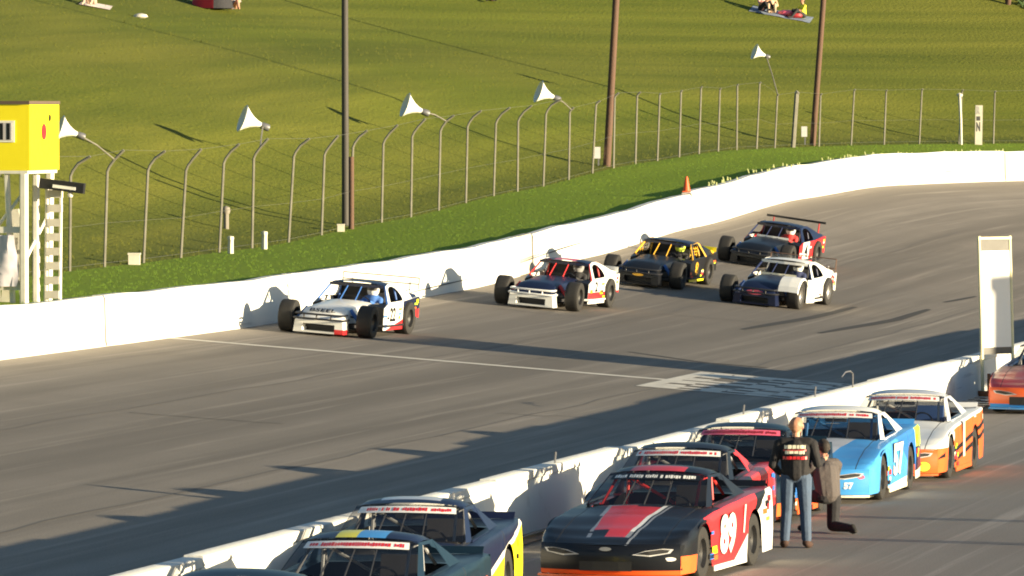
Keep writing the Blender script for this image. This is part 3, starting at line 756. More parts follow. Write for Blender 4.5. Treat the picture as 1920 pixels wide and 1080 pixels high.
# ------------------------------------------------------------------ people: tapered limbs fused into one continuous skin
def person_mesh(root, caps, mats, voxel=.02, name='body'):
    bm = bmesh.new()
    for (_, a, ra, b, rb) in caps:
        a, b = Vector(a), Vector(b); d = b - a; L_ = max(d.length, 1e-4); z = d / L_
        x = z.orthogonal().normalized(); y = z.cross(x); n = 10; ring = []
        prof = [(ra * math.cos(g), -ra * math.sin(g)) for g in (R(85), R(55), R(25))] + [(ra, 0), (rb, L_)] + [(rb * math.cos(g), L_ + rb * math.sin(g)) for g in (R(25), R(55), R(85))]
        for r_, h in prof: ring.append([bm.verts.new(a + z * h + (x * math.cos(6.2832 * k / n) + y * math.sin(6.2832 * k / n)) * r_) for k in range(n)])
        for q in range(len(ring) - 1):
            for k in range(n): bm.faces.new((ring[q][k], ring[q][(k + 1) % n], ring[q + 1][(k + 1) % n], ring[q + 1][k]))
        bm.faces.new(list(reversed(ring[0]))); bm.faces.new(ring[-1])
    bmesh.ops.recalc_face_normals(bm, faces=bm.faces)
    me = bpy.data.meshes.new(name); bm.to_mesh(me); bm.free()
    o = bpy.data.objects.new(name, me); COL.objects.link(o)
    rm = o.modifiers.new('fuse', 'REMESH'); rm.mode = 'VOXEL'; rm.voxel_size = voxel
    sm = o.modifiers.new('relax', 'SMOOTH'); sm.factor = .5; sm.iterations = 3
    dg = bpy.context.evaluated_depsgraph_get(); dg.update()
    m2 = bpy.data.meshes.new_from_object(o.evaluated_get(dg)); o.modifiers.clear(); o.data = m2; bpy.data.meshes.remove(me)
    m2.materials.clear()
    ks = list(mats)
    for k in ks: m2.materials.append(mats[k])
    seg = [(ks.index(c[0]), Vector(c[1]), c[2], Vector(c[3]), c[4]) for c in caps]
    for p in m2.polygons:
        c = p.center; best, bi = 1e9, 0
        for (ki, a, ra, b, rb) in seg:
            d = b - a; t = max(0, min(1, (c - a).dot(d) / max(1e-6, d.length_squared))); e = (c - a - d * t).length - (ra + (rb - ra) * t)
            if e < best: best, bi = e, ki
        p.material_index = bi; p.use_smooth = True
    o.parent = root
    return o
SKIN = mat('skin', (.52, .27, .17), .55, var=.06, scale=20)
HAIR_D = mat('dark_hair', (.018, .013, .010), .8)
CLOTH = lambda n, c: mat('cloth_' + n, c, .9, var=.28, scale=7, bump=.8, bscale=9)
def hand(w_, fwd, side_, key='skin'):
    w_, f, s_ = Vector(w_), Vector(fwd).normalized(), Vector(side_).normalized(); dn = f.cross(s_).normalized()
    out = [(key, w_, .030, w_ + f * .075, .034), (key, w_ + s_ * .018 + f * .02, .022, w_ + f * .08 + s_ * .022, .022), (key, w_ - s_ * .018 + f * .02, .022, w_ + f * .08 - s_ * .022, .022)]
    for k, (o_, l) in enumerate(((-.030, .062), (-.010, .075), (.010, .078), (.030, .070))):
        b0 = w_ + f * .085 + s_ * o_; b1 = b0 + f * l * .55 + dn * .008; out += [(key, b0, .0105, b1, .0095), (key, b1, .0095, b1 + f * l * .38 + dn * .028, .0085)]
    t0 = w_ + f * .03 + s_ * .036; t1 = t0 + f * .035 + s_ * .030; out += [(key, t0, .013, t1, .011), (key, t1, .011, t1 + f * .030 + dn * .01, .0095)]
    return out
def head(base, fwd, hair='hair', skin='skin'):
    b, f = Vector(base), Vector(fwd).normalized(); s_ = f.cross(Vector((0, 0, 1))).normalized(); u = Vector((0, 0, 1))
    out = [(skin, b, .052, b + u * .10, .050), (skin, b + u * .135 + f * .035, .070, b + u * .20 + f * .03, .078), (skin, b + u * .10 + f * .075, .030, b + u * .115 + f * .078, .030), (skin, b + u * .175 + f * .108, .012, b + u * .152 + f * .122, .016)]
    for q in (-1, 1): out.append((skin, b + u * .15 + s_ * .085 * q + f * .01, .016, b + u * .185 + s_ * .087 * q, .017)); out.append((skin, b + u * .185 + f * .092 + s_ * .032 * q, .011, b + u * .185 + f * .094 + s_ * .034 * q, .011))
    out += [(hair, b + u * .185 - f * .015, .088, b + u * .215 + f * .02, .084), (hair, b + u * .15 - f * .03, .068, b + u * .19 - f * .025, .080)]
    return out
# standing man, back to the camera
m1 = thing('person', 'standing man seen from behind in black jacket with red and white back print and jeans', 'person', (3.86, 86.9, 0), R(-8)); m1.scale = (1.10, 1.06, 1.0)
caps = [('jean', (-.06, 0, .98), .115, (.06, 0, .98), .115), ('coat', (-.055, 0, 1.04), .125, (-.075, -.01, 1.34), .125), ('coat', (.055, 0, 1.04), .125, (.075, -.01, 1.34), .125), ('coat', (0, -.01, 1.02), .135, (0, -.02, 1.36), .135),
        ('coat', (-.165, -.01, 1.435), .075, (.165, -.01, 1.435), .075), ('coat', (0, -.01, 1.44), .08, (0, 0, 1.49), .06)]
for q in (-1, 1):
    caps += [('jean', (q * .095, 0, .95), .105, (q * .115, .015, .50), .074), ('jean', (q * .115, .015, .50), .074, (q * .135, -.02, .13), .062), ('shoe', (q * .135, -.03, .075), .055, (q * .150, .02, .055), .052), ('shoe', (q * .145, .02, .050), .050, (q * .165, .15, .042), .042)]
caps += [('coat', (-.205, -.01, 1.42), .070, (-.285, -.05, 1.13), .056), ('coat', (-.285, -.05, 1.13), .054, (-.22, .16, 1.02), .044)] + hand((-.215, .18, 1.01), (.05, 1, -.1), (1, 0, .3))
caps += [('coat', (.205, -.01, 1.42), .070, (.27, -.04, 1.15), .056), ('coat', (.27, -.04, 1.15), .054, (.31, .17, 1.19), .044)] + hand((.315, .19, 1.195), (.15, 1, .25), (-1, 0, .3))
caps += head((0, .0, 1.49), (.25, 1, 0), hair='bald')
person_mesh(m1, caps, {'coat': CLOTH('black_jacket', (.012, .011, .013)), 'jean': CLOTH('blue_jeans', (.055, .085, .14)), 'shoe': CLOTH('brown_shoe', (.05, .025, .018)), 'skin': SKIN, 'bald': mat('shaved_head', (.40, .20, .12), .6)}, .0085)
rg = random.Random(3)
def back(x, z): return (x, -.02 - math.sqrt(max(.0005, .150 ** 2 - (max(0, abs(x) - .07) * 1.25) ** 2)) - .004, z)
for nm, c, rws in (('jacket_print', P['cream'], [(1.36, .050, .13), (1.29, .045, .12)]), ('jacket_print', P['red'], [(1.215, .040, .15), (1.33, .018, .145)])):
    q = MB()
    for z0, hh, hw in rws:
        x = -hw
        while x < hw:
            wd = rg.uniform(.03, .055); q.grid([[back(min(hw, x + wd * a), z0 + hh * b + rg.uniform(-.004, .004)) for a in (0, .5, 1)] for b in (0, 1)]); x += wd + .008
    o = q.build(nm, c, m1, fix=False); o['kind'] = 'stuff'
# kneeling man beside him
m2 = thing('person', 'kneeling man in grey-brown jacket and dark trousers beside the standing man', 'person', (4.45, 90.0, 0), R(30))
caps = [('trs', (-.07, 0, .52), .115, (.07, 0, .52), .115), ('coat', (-.06, .0, .56), .125, (-.075, .06, .86), .135), ('coat', (.06, .0, .56), .125, (.075, .06, .86), .135), ('coat', (0, -.02, .56), .14, (0, .03, .88), .14), ('coat', (-.17, .08, .97), .08, (.17, .08, .97), .08), ('coat', (0, .07, .97), .085, (0, .10, 1.03), .06)]
caps += [('trs', (-.10, .02, .52), .105, (-.13, .40, .50), .082), ('trs', (-.13, .40, .50), .078, (-.13, .36, .12), .058), ('shoe', (-.13, .33, .06), .052, (-.14, .50, .045), .045)]
caps += [('trs', (.10, .0, .50), .105, (.12, .06, .10), .085), ('trs', (.12, .06, .09), .080, (.12, -.36, .085), .060), ('shoe', (.12, -.38, .075), .052, (.125, -.46, .055), .05), ('shoe', (.125, -.44, .10), .048, (.13, -.50, .05), .035)]
caps += [('coat', (-.21, .08, .95), .07, (-.27, .22, .70), .056), ('coat', (-.27, .22, .70), .054, (-.16, .42, .66), .044)] + hand((-.155, .44, .66), (.2, 1, 0), (1, 0, .3))
caps += [('coat', (.21, .08, .95), .07, (.27, .24, .73), .056), ('coat', (.27, .24, .73), .054, (.17, .45, .80), .044)] + hand((.165, .47, .81), (-.1, 1, .2), (-1, 0, .3))
caps += head((0, .11, 1.03), (.1, 1, -.05))
person_mesh(m2, caps, {'coat': CLOTH('grey_brown_jacket', (.075, .064, .062)), 'trs': CLOTH('dark_trousers', (.014, .014, .018)), 'shoe': CLOTH('black_shoe', (.012, .012, .012)), 'skin': SKIN, 'hair': HAIR_D}, .0085)
# ------------------------------------------------------------------ open-wheel modified race cars (local +Y forward, +X its right side)
def make_modified(label, front_mid, yaw, sp):
    p0 = front_mid; up = sp['up']
    F = Vector((-math.sin(yaw), math.cos(yaw), 0)); F = (F - up * F.dot(up)).normalized(); X = F.cross(up)
    M = Matrix((X, F, up)).transposed()
    t = thing('modified_race_car', label, 'race car', (0, 0, 0), 0, 'modified race cars on the track')
    o = p0 - M @ Vector((0, 1.35, 0)); M4 = M.to_4x4(); M4.translation = o
    t.matrix_world = M4
    keys = list(P.keys()) + ['dark']; mats = [P[k] for k in P] + [DARK]
    C = sp['c']
    def pf(part): return lambda c, n: sp['paint'](part, c.x, c.y, c.z, n) if sp.get('paint') and sp['paint'](part, c.x, c.y, c.z, n) else C[part]
    # nose
    nz = [(-.56, .06), (.56, .06), (.53, .31), (-.53, .31)]
    q = MB(); a, b = [(x, 1.98, z) for x, z in nz], [(x * .98, 1.60, z + (.10 if z > .2 else 0)) for x, z in nz]
    op = [(-.36, .10), (.36, .10), (.36, .25), (-.36, .25)]; oi = [(x, 1.985, z) for x, z in op]; ob = [(x * .9, 1.80, z) for x, z in op]
    for i in range(4):
        k = (i + 1) % 4; q.quad(a[i], a[k], oi[k], oi[i]); q.quad(a[i], b[i], b[k], a[k]); q.quad(oi[i], oi[k], ob[k], ob[i])
    q.build('nose', mats, t, cuts=sp.get('ncuts'), paintf=pf('nose'), keys=keys, fix=True)
    MB().quad(*[(x * .9, 1.80, z) for x, z in op]).build('radiator', GRILLE, t, fix=False)
    # hood: sloped shell
    st = [(1.95, .34, .49), (1.80, .45, .49), (1.58, .57, .48), (1.45, .60, .48), (1.0, .63, .49), (.5, .66, .52), (.05, .69, .58)]
    rows = [[(-w_ - .02, y, .26), (-w_ - .01, y, z - .10), (-w_ + .03, y, z - .03), (-w_ + .12, y, z), (-.2, y, z + .025), (.2, y, z + .025), (w_ - .12, y, z), (w_ - .03, y, z - .03), (w_ + .01, y, z - .10), (w_ + .02, y, .26)] for y, z, w_ in st]
    q = MB().grid(rows); q.add(rows[0], [tuple(range(10))])
    q.build('hood', mats, t, smooth=True, cuts=sp.get('hcuts'), paintf=pf('hood'), keys=keys)
    if sp.get('scoop'):
        MB().prism([(1.30, .57), (.62, .68), (.62, .77), (1.05, .72), (1.26, .66)], 0, -.17, .17).build('hood_scoop', P[sp['scoop']], t)
    # sides with window opening
    BW = .88
    for sgn in (-1, 1):
        BW = .72 if sgn > 0 else .88; tum = .12 if sgn > 0 else .27
        x0, x1 = sgn * (BW - .01), sgn * (BW + .01)
        q = MB()
        low = [(.30, .13), (.30, .60), (.02, .69), (-1.0, .72), (-1.0, .50), (-1.02, .13)]
        q.prism(low, 0, x0, x1)
        q.prism([(-1.0, .72), (-1.40, .74), (-2.12, .80), (-2.12, .34), (-1.78, .40), (-1.62, .60), (-1.35, .70), (-1.08, .60), (-1.0, .52)], 0, x0, x1)
        q.build('side_panel', mats, t, cuts=sp.get('scuts'), paintf=pf('side'), keys=keys)
        # arched window surround
        out = [(.02, .69), (-.46, 1.03), (-.70, 1.075), (-1.10, 1.08), (-1.42, 1.00), (-1.80, .88), (-2.12, .84), (-2.12, .80), (-1.40, .74), (-1.0, .72)]
        inn = [(-.16, .715), (-.50, .975), (-.66, 1.02), (-.86, 1.03), (-1.0, 1.0), (-1.10, .93), (-1.14, .85), (-1.12, .78), (-1.06, .745), (-.98, .735)]
        def sx(z): return sgn * (BW - tum * max(0, (z - .70) / .36))
        q = MB(); q.grid([[(sx(z), y, z) for y, z in out + out[:1]], [(sx(z), y, z) for y, z in inn + inn[:1]]])
        q.build('sail_panel', mats, t, cuts=sp.get('scuts'), paintf=pf('sail'), keys=keys)
        q = MB(); q.tube([(sx(.7) * .97, .04, .69), (sx(1.03) * .97, -.47, 1.02), (sx(1.06) * .97, -1.12, 1.055), (sx(.8) * .96, -1.9, .80)], .022, 6); q.build('cage_bar', mat('tube_' + C['cage'], P_COL[C['cage']], .45), t, smooth=True)
        q = MB(); q.tube([(sx(.7) * .95, -1.12, .25), (sx(1.05) * .95, -1.12, 1.05)], .02, 6); q.build('cage_bar', mat('tube_' + C['cage'], P_COL[C['cage']], .45), t, smooth=True)
        if sp.get('net'):
            q = MB()
            for k in range(4): q.box((sgn * .67, -.32 - .2 * k, .86), (.012, .025, .26))
            for k in range(3): q.box((sgn * .672, -.62, .78 + .08 * k), (.010, .66, .02))
            q.build('window_net', P[sp['net']], t, fix=False)
        q = MB(); q.quad((sgn * .575, .31, .13), (sgn * BW, .31, .13), (sgn * BW, .31, .60), (sgn * .575, .31, .66)); q.quad((sgn * .575, .31, .66), (sgn * BW, .31, .60), (sgn * BW, .0, .69), (sgn * .60, .0, .69)); q.build('cowl_panel', P['black'], t, fix=False)
        # nerf bar
        MB().tube([(sgn * .62, .62, .22), (sgn * .98, .50, .24), (sgn * 1.02, .3, .24), (sgn * 1.02, -.6, .24), (sgn * .98, -.78, .24), (sgn * .62, -.86, .22)], .024, 6).build('nerf_bar', mat('tube_' + C['bars'], P_COL[C['bars']], .4), t, smooth=True)
        # front suspension
        for (ya, za) in ((1.50, .26), (1.22, .26), (1.36, .44)): MB().tube([(sgn * .40, ya, za), (sgn * .80, 1.35, .33 + (za - .33) * .4)], .018, 5).build('suspension_arm', BLACKTUBE, t)
        MB().tube([(sgn * .48, 1.33, .56), (sgn * .72, 1.35, .28)], .045, 8).build('shock_absorber', mat('shock_' + C['bars'], P_COL[C['cage']], .4), t, smooth=True)
        wheel(t, (sgn * .875, 1.35, .345), .345, .33, sgn, MATS[sp.get('rim', 'rim_black')], R(sp.get('steer', 2)))
        wheel(t, (sgn * (.86 if sgn > 0 else .81), -1.35, .355), .355, .33, sgn, MATS[sp.get('rim', 'rim_black')])
        if sp.get('fender') and sgn in sp['fender']:
            rows = []
            for k in range(9):
                g = R(160 - 150 * k / 8); y, z = 1.35 + .47 * math.cos(g), .36 + .44 * math.sin(g)
                rows.append([(sgn * .54, y, z), (sgn * .80, y, z + .01), (sgn * 1.05, y, z), (sgn * 1.07, y, z - .05)])
            q = MB().grid(rows); q.prism([(.99, .16), (.99, .74), (.30, .70), (.30, .14)], 0, sgn * 1.04, sgn * 1.06); q.grid([[(sgn * .56, .99, .70), (sgn * 1.05, .99, .74)], [(sgn * .66, .28, .68), (sgn * 1.05, .30, .70)]])
            q.build('front_fender', P[C['fender']], t)
    BL, BR = .88, .72
    # roof
    rows = []
    for k in range(8):
        y = -.47 - .70 * k / 7; rows.append([(u * (.595 if abs(u) < .99 else .605), y + .05 * (1 - u * u) * (1 - k / 7), 1.045 + .045 * (1 - abs(u) ** 2.2) + .016 * math.sin(math.pi * k / 7) + (.012 if k else 0) - (.022 if abs(u) > .99 else 0)) for u in [-1 + i / 6 for i in range(13)]])
    MB().grid(rows).build('roof', mats, t, smooth=True, cuts=sp.get('rcuts'), paintf=pf('roof'), keys=keys)
    # visor band and windscreen bars
    MB().grid([[(u * .61, -.40 + .05 * (1 - u * u), z) for u in (-1, -.5, 0, .5, 1)] for z in (.985, 1.05)]).build('visor', P[C['roof']], t)
    for u in (-.14, .20): MB().tube([(u, .06, .70), (u * .9, -.42, 1.03)], .014, 5).build('windscreen_bar', mat('tube_' + C['cage'], P_COL[C['cage']], .45), t)
    if sp.get('strip'): MB().grid([[(u * .46, .02 + .02 * (1 - u * u), z) for u in (-1, 0, 1)] for z in (.70, .76)]).build('cowl_strip', P[sp['strip']], t)
    # deck, tail, floor, bulkheads
    MB().grid([[(-BL, -1.25, .735), (BR, -1.25, .735)], [(-BL, -2.12, .80), (BR, -2.12, .80)]]).build('rear_deck', P[C['deck']], t)
    MB().prism([(-BL, .38), (BR, .38), (BR, .80), (-BL, .80)], 1, -2.14, -2.12).build('tail_panel', P[C['deck']], t)
    q = MB(); q.box((-.08, -.45, .16), (1.30, 3.2, .02)); q.box((-.08, .02, .42), (1.50, .02, .48)); q.box((-.08, -1.95, .50), (1.50, .02, .40)); q.prism([(-.85, .17), (.69, .17), (.69, .70), (.60, 1.03), (-.62, 1.03), (-.84, .70)], 1, -1.20, -1.18); q.box((0, 1.2, .2), (.9, 1.3, .06)); q.build('chassis_pan', DARK, t)
    q = MB(); q.prism([(-.98, .20), (-.50, .20), (-.48, .34), (-.88, .36), (-1.0, .86), (-1.1, .86)], 0, -.46, -.02); q.build('seat', DARK, t)
    q = MB(); q.lathe([(.15, -.012), (.165, 0), (.15, .012), (.135, 0)], Matrix.Translation((-.24, -.22, .66)) @ Matrix.Rotation(R(65), 4, 'X'), 16, close=True); q.build('steering_wheel', BLACKTUBE, t)
    # spoiler
    z0, z1, m = sp['spoiler']
    for sgn in (-1, 1): MB().box((sgn * .66, -2.10, (.78 + z0) / 2 + .02), (.02, .05, z0 - .74)).build('spoiler_post', P[C['deck']], t)
    MB().add([(s_ * .86, -2.06 - dy, z) for dy in (0, .012) for s_, z in ((-1, z0), (1, z0), (1, z1), (-1, z1))], [(0, 1, 2, 3), (7, 6, 5, 4), (0, 4, 5, 1), (1, 5, 6, 2), (2, 6, 7, 3), (3, 7, 4, 0)]).build('spoiler', CLEAR if m == 'clear' else P[m], t)
    if m == 'clear':
        rl = mat('rail_brown', (.16, .09, .06), .6)
        for z_ in (z0, z1): MB().tube([(-.87, -2.06, z_), (.87, -2.06, z_)], .013, 5).build('spoiler_rail', rl, t)
        for x_ in (-.87, .87): MB().tube([(x_, -2.06, z0 - .10), (x_, -2.06, z1)], .012, 5).build('spoiler_rail', rl, t)
    # bumpers
    tm = mat('tube_' + C['bars'], P_COL[C['bars']], .4)
    for z, w_ in ((.355, .57), (.455, .53)):
        MB().tube([(-w_ + .06, 1.5, z), (-w_, 1.86, z), (-w_ + .03, 2.03, z), (-w_ + .14, 2.08, z), (w_ - .14, 2.08, z), (w_ - .03, 2.03, z), (w_, 1.86, z), (w_ - .06, 1.5, z)], .023, 7).build('front_bumper_bar', tm, t, smooth=True)
    for x in (-.30, .02, .30): MB().tube([(x, 2.08, .345), (x, 2.08, .465)], .018, 6).build('bumper_upright', tm, t)
    MB().tube([(-.55, -2.1, .40), (-.62, -2.26, .40), (-.5, -2.32, .40), (.5, -2.32, .40), (.62, -2.26, .40), (.55, -2.1, .40)], .024, 6).build('rear_bumper_bar', tm, t, smooth=True)
    for nm in sp.get('marks', []):
        for sgn in (-1, 1):
            lettering(nm.get('n', 'door_number'), nm['t'], lambda a, b: (sgn * ((BR if sgn > 0 else BL) + .018 + nm.get('off', 0)), nm['y'] + (a * nm['w'] + b * nm.get('shear', 0)) * sgn, nm['z'] + b * nm['h']), P[nm['c']], t, .03)
    for tx, yy_, zz, wd, ht, c in sp.get('hoodtext', []):
        if tx: lettering('hood_lettering', tx, lambda a, b: (-a * wd, yy_ - b * ht * .87, zz + b * ht * .5), P[c], t, .02)
        else: MB().add([(wd / 2 * math.cos(6.283 * i / 16), 1.995, zz + ht / 2 * math.sin(6.283 * i / 16)) for i in range(16)], [tuple(range(16))]).build('nose_emblem', P[c], t, fix=False)
    stickers(t, label, lambda sgn, y, z: (sgn * ((BR if sgn > 0 else BL) + .016), y, z), [(-.02, .22, .20, .52), (-.95, -.70, .22, .60), (-2.0, -1.85, .5, .72)], 9)
    # driver
    d = thing('person', sp['driver'][0], 'person', (0, 0, 0), 0, 'drivers at the wheel of the race cars')
    d.matrix_world = M4 @ Matrix.Translation((-.24, -.80, .27))
    suit = mat('suit_' + sp['driver'][1], P_COL[sp['driver'][1]], .8)
    person_mesh(d, [('suit', (0, .0, .05), .15, (0, -.06, .42), .17), ('suit', (-.17, -.06, .45), .07, (-.22, .16, .30), .05), ('suit', (-.22, .16, .30), .05, (-.10, .50, .42), .045), ('suit', (.17, -.06, .45), .07, (.22, .16, .30), .05), ('suit', (.22, .16, .30), .05, (.10, .50, .42), .045),
                    ('suit', (-.08, .05, .04), .09, (-.12, .50, .14), .07), ('suit', (.08, .05, .04), .09, (.12, .50, .14), .07), ('suit', (0, -.06, .5), .07, (0, -.05, .58), .06)], {'suit': suit}, .03)
    q = MB(); q.lathe([(.001, -.12), (.10, -.115), (.128, -.06), (.136, .0), (.128, .06), (.10, .105), (.05, .13), (.001, .138)], Matrix.Translation((0, -.04, .66)) @ Matrix.Scale(1.12, 4, (0, 1, 0)), 16)
    hm = q.build('helmet', mat('helmet_' + sp['driver'][2], P_COL[sp['driver'][2]], .25, coat=.5), d, smooth=True)
    MB().grid([[(.137 * math.sin(g), -.04 + .156 * math.cos(g), .66 + z) for g in [R(-60 + 15 * i) for i in range(9)]] for z in (-.02, .05)]).build('visor', BLACKTUBE, hm)
    return t
P_COL = dict(black=(.02, .02, .023), red=(.62, .04, .04), yellow=(.8, .6, .05), white=(.72, .72, .70), navy=(.02, .03, .09), blue=(.05, .15, .45), gold=(.72, .40, .04), grey=(.3, .3, .31), lime=(.6, .75, .1), orange=(.8, .2, .04))
def car_on_track(label, lpx, rpx, yaw_deg, sp):
    a, b = on_track(*lpx), on_track(*rpx); mid = (a + b) / 2
    e = .3; zx = (ground_z(mid.x + e, mid.y) - ground_z(mid.x - e, mid.y)) / (2 * e); zy = (ground_z(mid.x, mid.y + 3) - ground_z(mid.x, mid.y - 3)) / 6
    mid.z = ground_z(mid.x, mid.y)
    sp['up'] = Vector((-zx, -zy, 1)).normalized()
    return make_modified(label, mid, math.pi - R(yaw_deg), sp)
def q1(part, x, y, z, n):
    if part == 'nose': return 'red' if (x < -.36 and z < .16 and x < -.34) else None
    if part == 'side':
        if y < -1.0: return 'red' if z < .62 else 'navy'
        return 'red' if above(-1.0, .34, .3, .10, y, z) is False else 'white'
    if part == 'sail': return 'navy' if y < -1.75 else 'white'
    return None
car_on_track('white race car with navy roof leading the field along the wall, door number 22', (537, 622), (690, 633), 17,
    dict(c=dict(nose='white', hood='white', side='white', sail='white', roof='navy', deck='white', cage='blue', bars='black'), paint=q1, ncuts=[(V((-.36, 0, 0)), V((1, 0, 0))), (V((0, 0, .16)), V((0, 0, 1)))],
         scuts=[plane2(-1.0, .34, .3, .10), (V((0, -1.75, 0)), V((0, 1, 0)))], spoiler=(1.06, 1.20, 'clear'), rim='rim_black',
         marks=[dict(t='22', y=-.30, z=.46, w=.40, h=.30, c='black')], hoodtext=[('BSEEL', 1.735, .535, .58, .13, 'black')], driver=('driver in blue suit and white helmet inside the leading white car', 'blue', 'white')))
def q2(part, x, y, z, n):
    if part == 'roof': return 'pink' if abs(x) < .26 else None
    if part == 'side': return 'red' if (z < .40 and y < .1 and z > .20) else None
    return None
car_on_track('race car with white nose, navy hood and red lettering, second along the wall', (942, 573), (1076, 582), 18,
    dict(c=dict(nose='white', hood='navy', side='white', sail='white', roof='navy', deck='white', cage='red', bars='white'), paint=q2, rcuts=[(V((.26, 0, 0)), V((1, 0, 0))), (V((-.26, 0, 0)), V((1, 0, 0)))],
         scuts=[(V((0, 0, .40)), V((0, 0, 1))), (V((0, 0, .20)), V((0, 0, 1)))], spoiler=(.82, .96, 'white'), rim='rim_black', marks=[dict(t='2', y=-.30, z=.53, w=.22, h=.24, c='black')], driver=('driver in black suit and grey helmet inside the white-nosed second car', 'black', 'grey')))
def q3(part, x, y, z, n):
    if part == 'side': return 'yellow' if z < .20 else None
    if part == 'sail': return 'gold' if (-1.25 < y < -1.12 or y < -1.9) else None
    return None
car_on_track('black race car with yellow window net and trim, third in the outside line', (1148, 530), (1266, 540), 17.5,
    dict(c=dict(nose='black', hood='black', side='black', sail='black', roof='navy', deck='black', cage='gold', bars='black'), paint=q3, scuts=[(V((0, 0, .20)), V((0, 0, 1))), (V((0, -1.25, 0)), V((0, 1, 0))), (V((0, -1.12, 0)), V((0, 1, 0))), (V((0, -1.9, 0)), V((0, 1, 0)))],
         spoiler=(.82, .94, 'yellow'), net='gold', rim='rim_black', marks=[dict(t='8', y=-.28, z=.46, w=.26, h=.34, c='gold')], hoodtext=[('', 0, .30, .30, .07, 'gold')], driver=('driver in black suit and yellow helmet inside the black and yellow car', 'black', 'lime')))
def q5(part, x, y, z, n):
    if part == 'hood': return 'lilac' if (x > .40 and y > 1.0) else None
    return None
car_on_track('dark-hooded race car with white fender, white roof and pink nose oval', (1357, 567), (1496, 577), 19,
    dict(c=dict(nose='navy', hood='navy', side='white', sail='white', roof='white', deck='white', cage='navy', bars='black', fender='white'), paint=q5, fender=(-1,), rim='rim_steel',
         hcuts=[(V((.40, 0, 0)), V((1, 0, 0)))], spoiler=(.90, 1.14, 'clear'), strip='cream', marks=[dict(t='0', y=-1.75, z=.62, w=.28, h=.28, c='red', n='quarter_emblem')], hoodtext=[('', 0, .36, .46, .12, 'pink')], driver=('driver in navy suit and white helmet inside the white-roofed car', 'navy', 'white')))
def q4(part, x, y, z, n):
    if part == 'side': return 'white' if (-.62 < y < -.02 and z > .18) else None
    return None
car_on_track('navy and red race car with a high rear spoiler, farthest back in the field', (1356, 493), (1476, 500), 19,
    dict(c=dict(nose='black', hood='black', side='red', sail='navy', roof='navy', deck='red', cage='navy', bars='black'), paint=q4, scuts=[(V((0, -.62, 0)), V((0, 1, 0))), (V((0, -.02, 0)), V((0, 1, 0)))],
         spoiler=(1.13, 1.19, 'black'), strip='white', rim='rim_black', marks=[dict(t='4', y=-.32, z=.46, w=.30, h=.36, c='black')], driver=('driver in red suit and white helmet inside the navy and red car', 'red', 'white')))
# ------------------------------------------------------------------ catch fence on the verge
fence = tag(bpy.data.objects.new('catch_fence', None), 'long wire fence with bent-top galvanised posts between verge and hill', 'fence'); COL.objects.link(fence)
FX = [-160, -85, -12, 62, 130, 195, 268, 338, 410, 472, 540, 602, 655, 715, 770, 822, 873, 925, 970, 1018, 1066, 1110, 1150, 1191, 1232, 1273, 1310, 1346, 1381, 1418, 1452, 1486, 1535, 1595, 1657, 1723, 1797, 1862, 1930, 2000]
post_pos = []
FL = [Vector((wp(i, FENCE_D, 0)[0], wp(i, FENCE_D, 0)[1])) for i in range(NI)]
def fence_at(px):
    c = [i for i in range(NI - 1) if FL[i].y > 60 and i < far_i + 40]
    for i in c:
        a, b = 960 + FPX * FL[i].x / FL[i].y, 960 + FPX * FL[i + 1].x / FL[i + 1].y
        if a <= px <= b:
            t = (px - a) / (b - a); p = FL[i].lerp(FL[i + 1], t); return i, p
    return None
rg = random.Random(8)
for px in FX:
    r_ = fence_at(px)
    if not r_: continue
    i, p = r_; z = out_h(i, FENCE_D); inn = Vector((-WN[i].x, -WN[i].y, 0)); t_ = Vector((WN[i].y, -WN[i].x, 0))
    hp = (2.30 if px < 1450 else 2.0) + rg.uniform(-.10, .08); b = Vector((p.x, p.y, z - .15)); lean = inn * rg.uniform(.02, .14) + t_ * rg.uniform(-.06, .08)
    k = b + Vector((0, 0, hp)) + lean
    ar = 1.0 if px < 1030 else .30 if px < 1200 else .12
    path = [b, b + (k - b) * .5, k, k + (inn * .05 + Vector((0, 0, .12))) * ar, k + (inn * .17 + Vector((0, 0, .28))) * ar, k + (inn * rg.uniform(.36, .46) + Vector((0, 0, rg.uniform(.44, .52)))) * ar]
    rr = .034 if px != 1486 else .085
    MB().tube(path, rr, 7).build('post', GALV, fence, smooth=True)
    post_pos.append(path)
WIRE = mat('fence_wire', (.20, .20, .17), .5, .4)
for (kk, up, r_) in ((0, .25, .003), (1, 0.0, .0025), (5, 0, .003)):
    mb = MB(); pts = [pp[kk] + Vector((0, 0, up)) for pp in post_pos]
    mb.tube(pts, r_, 4); mb.build('wire', WIRE, fence)
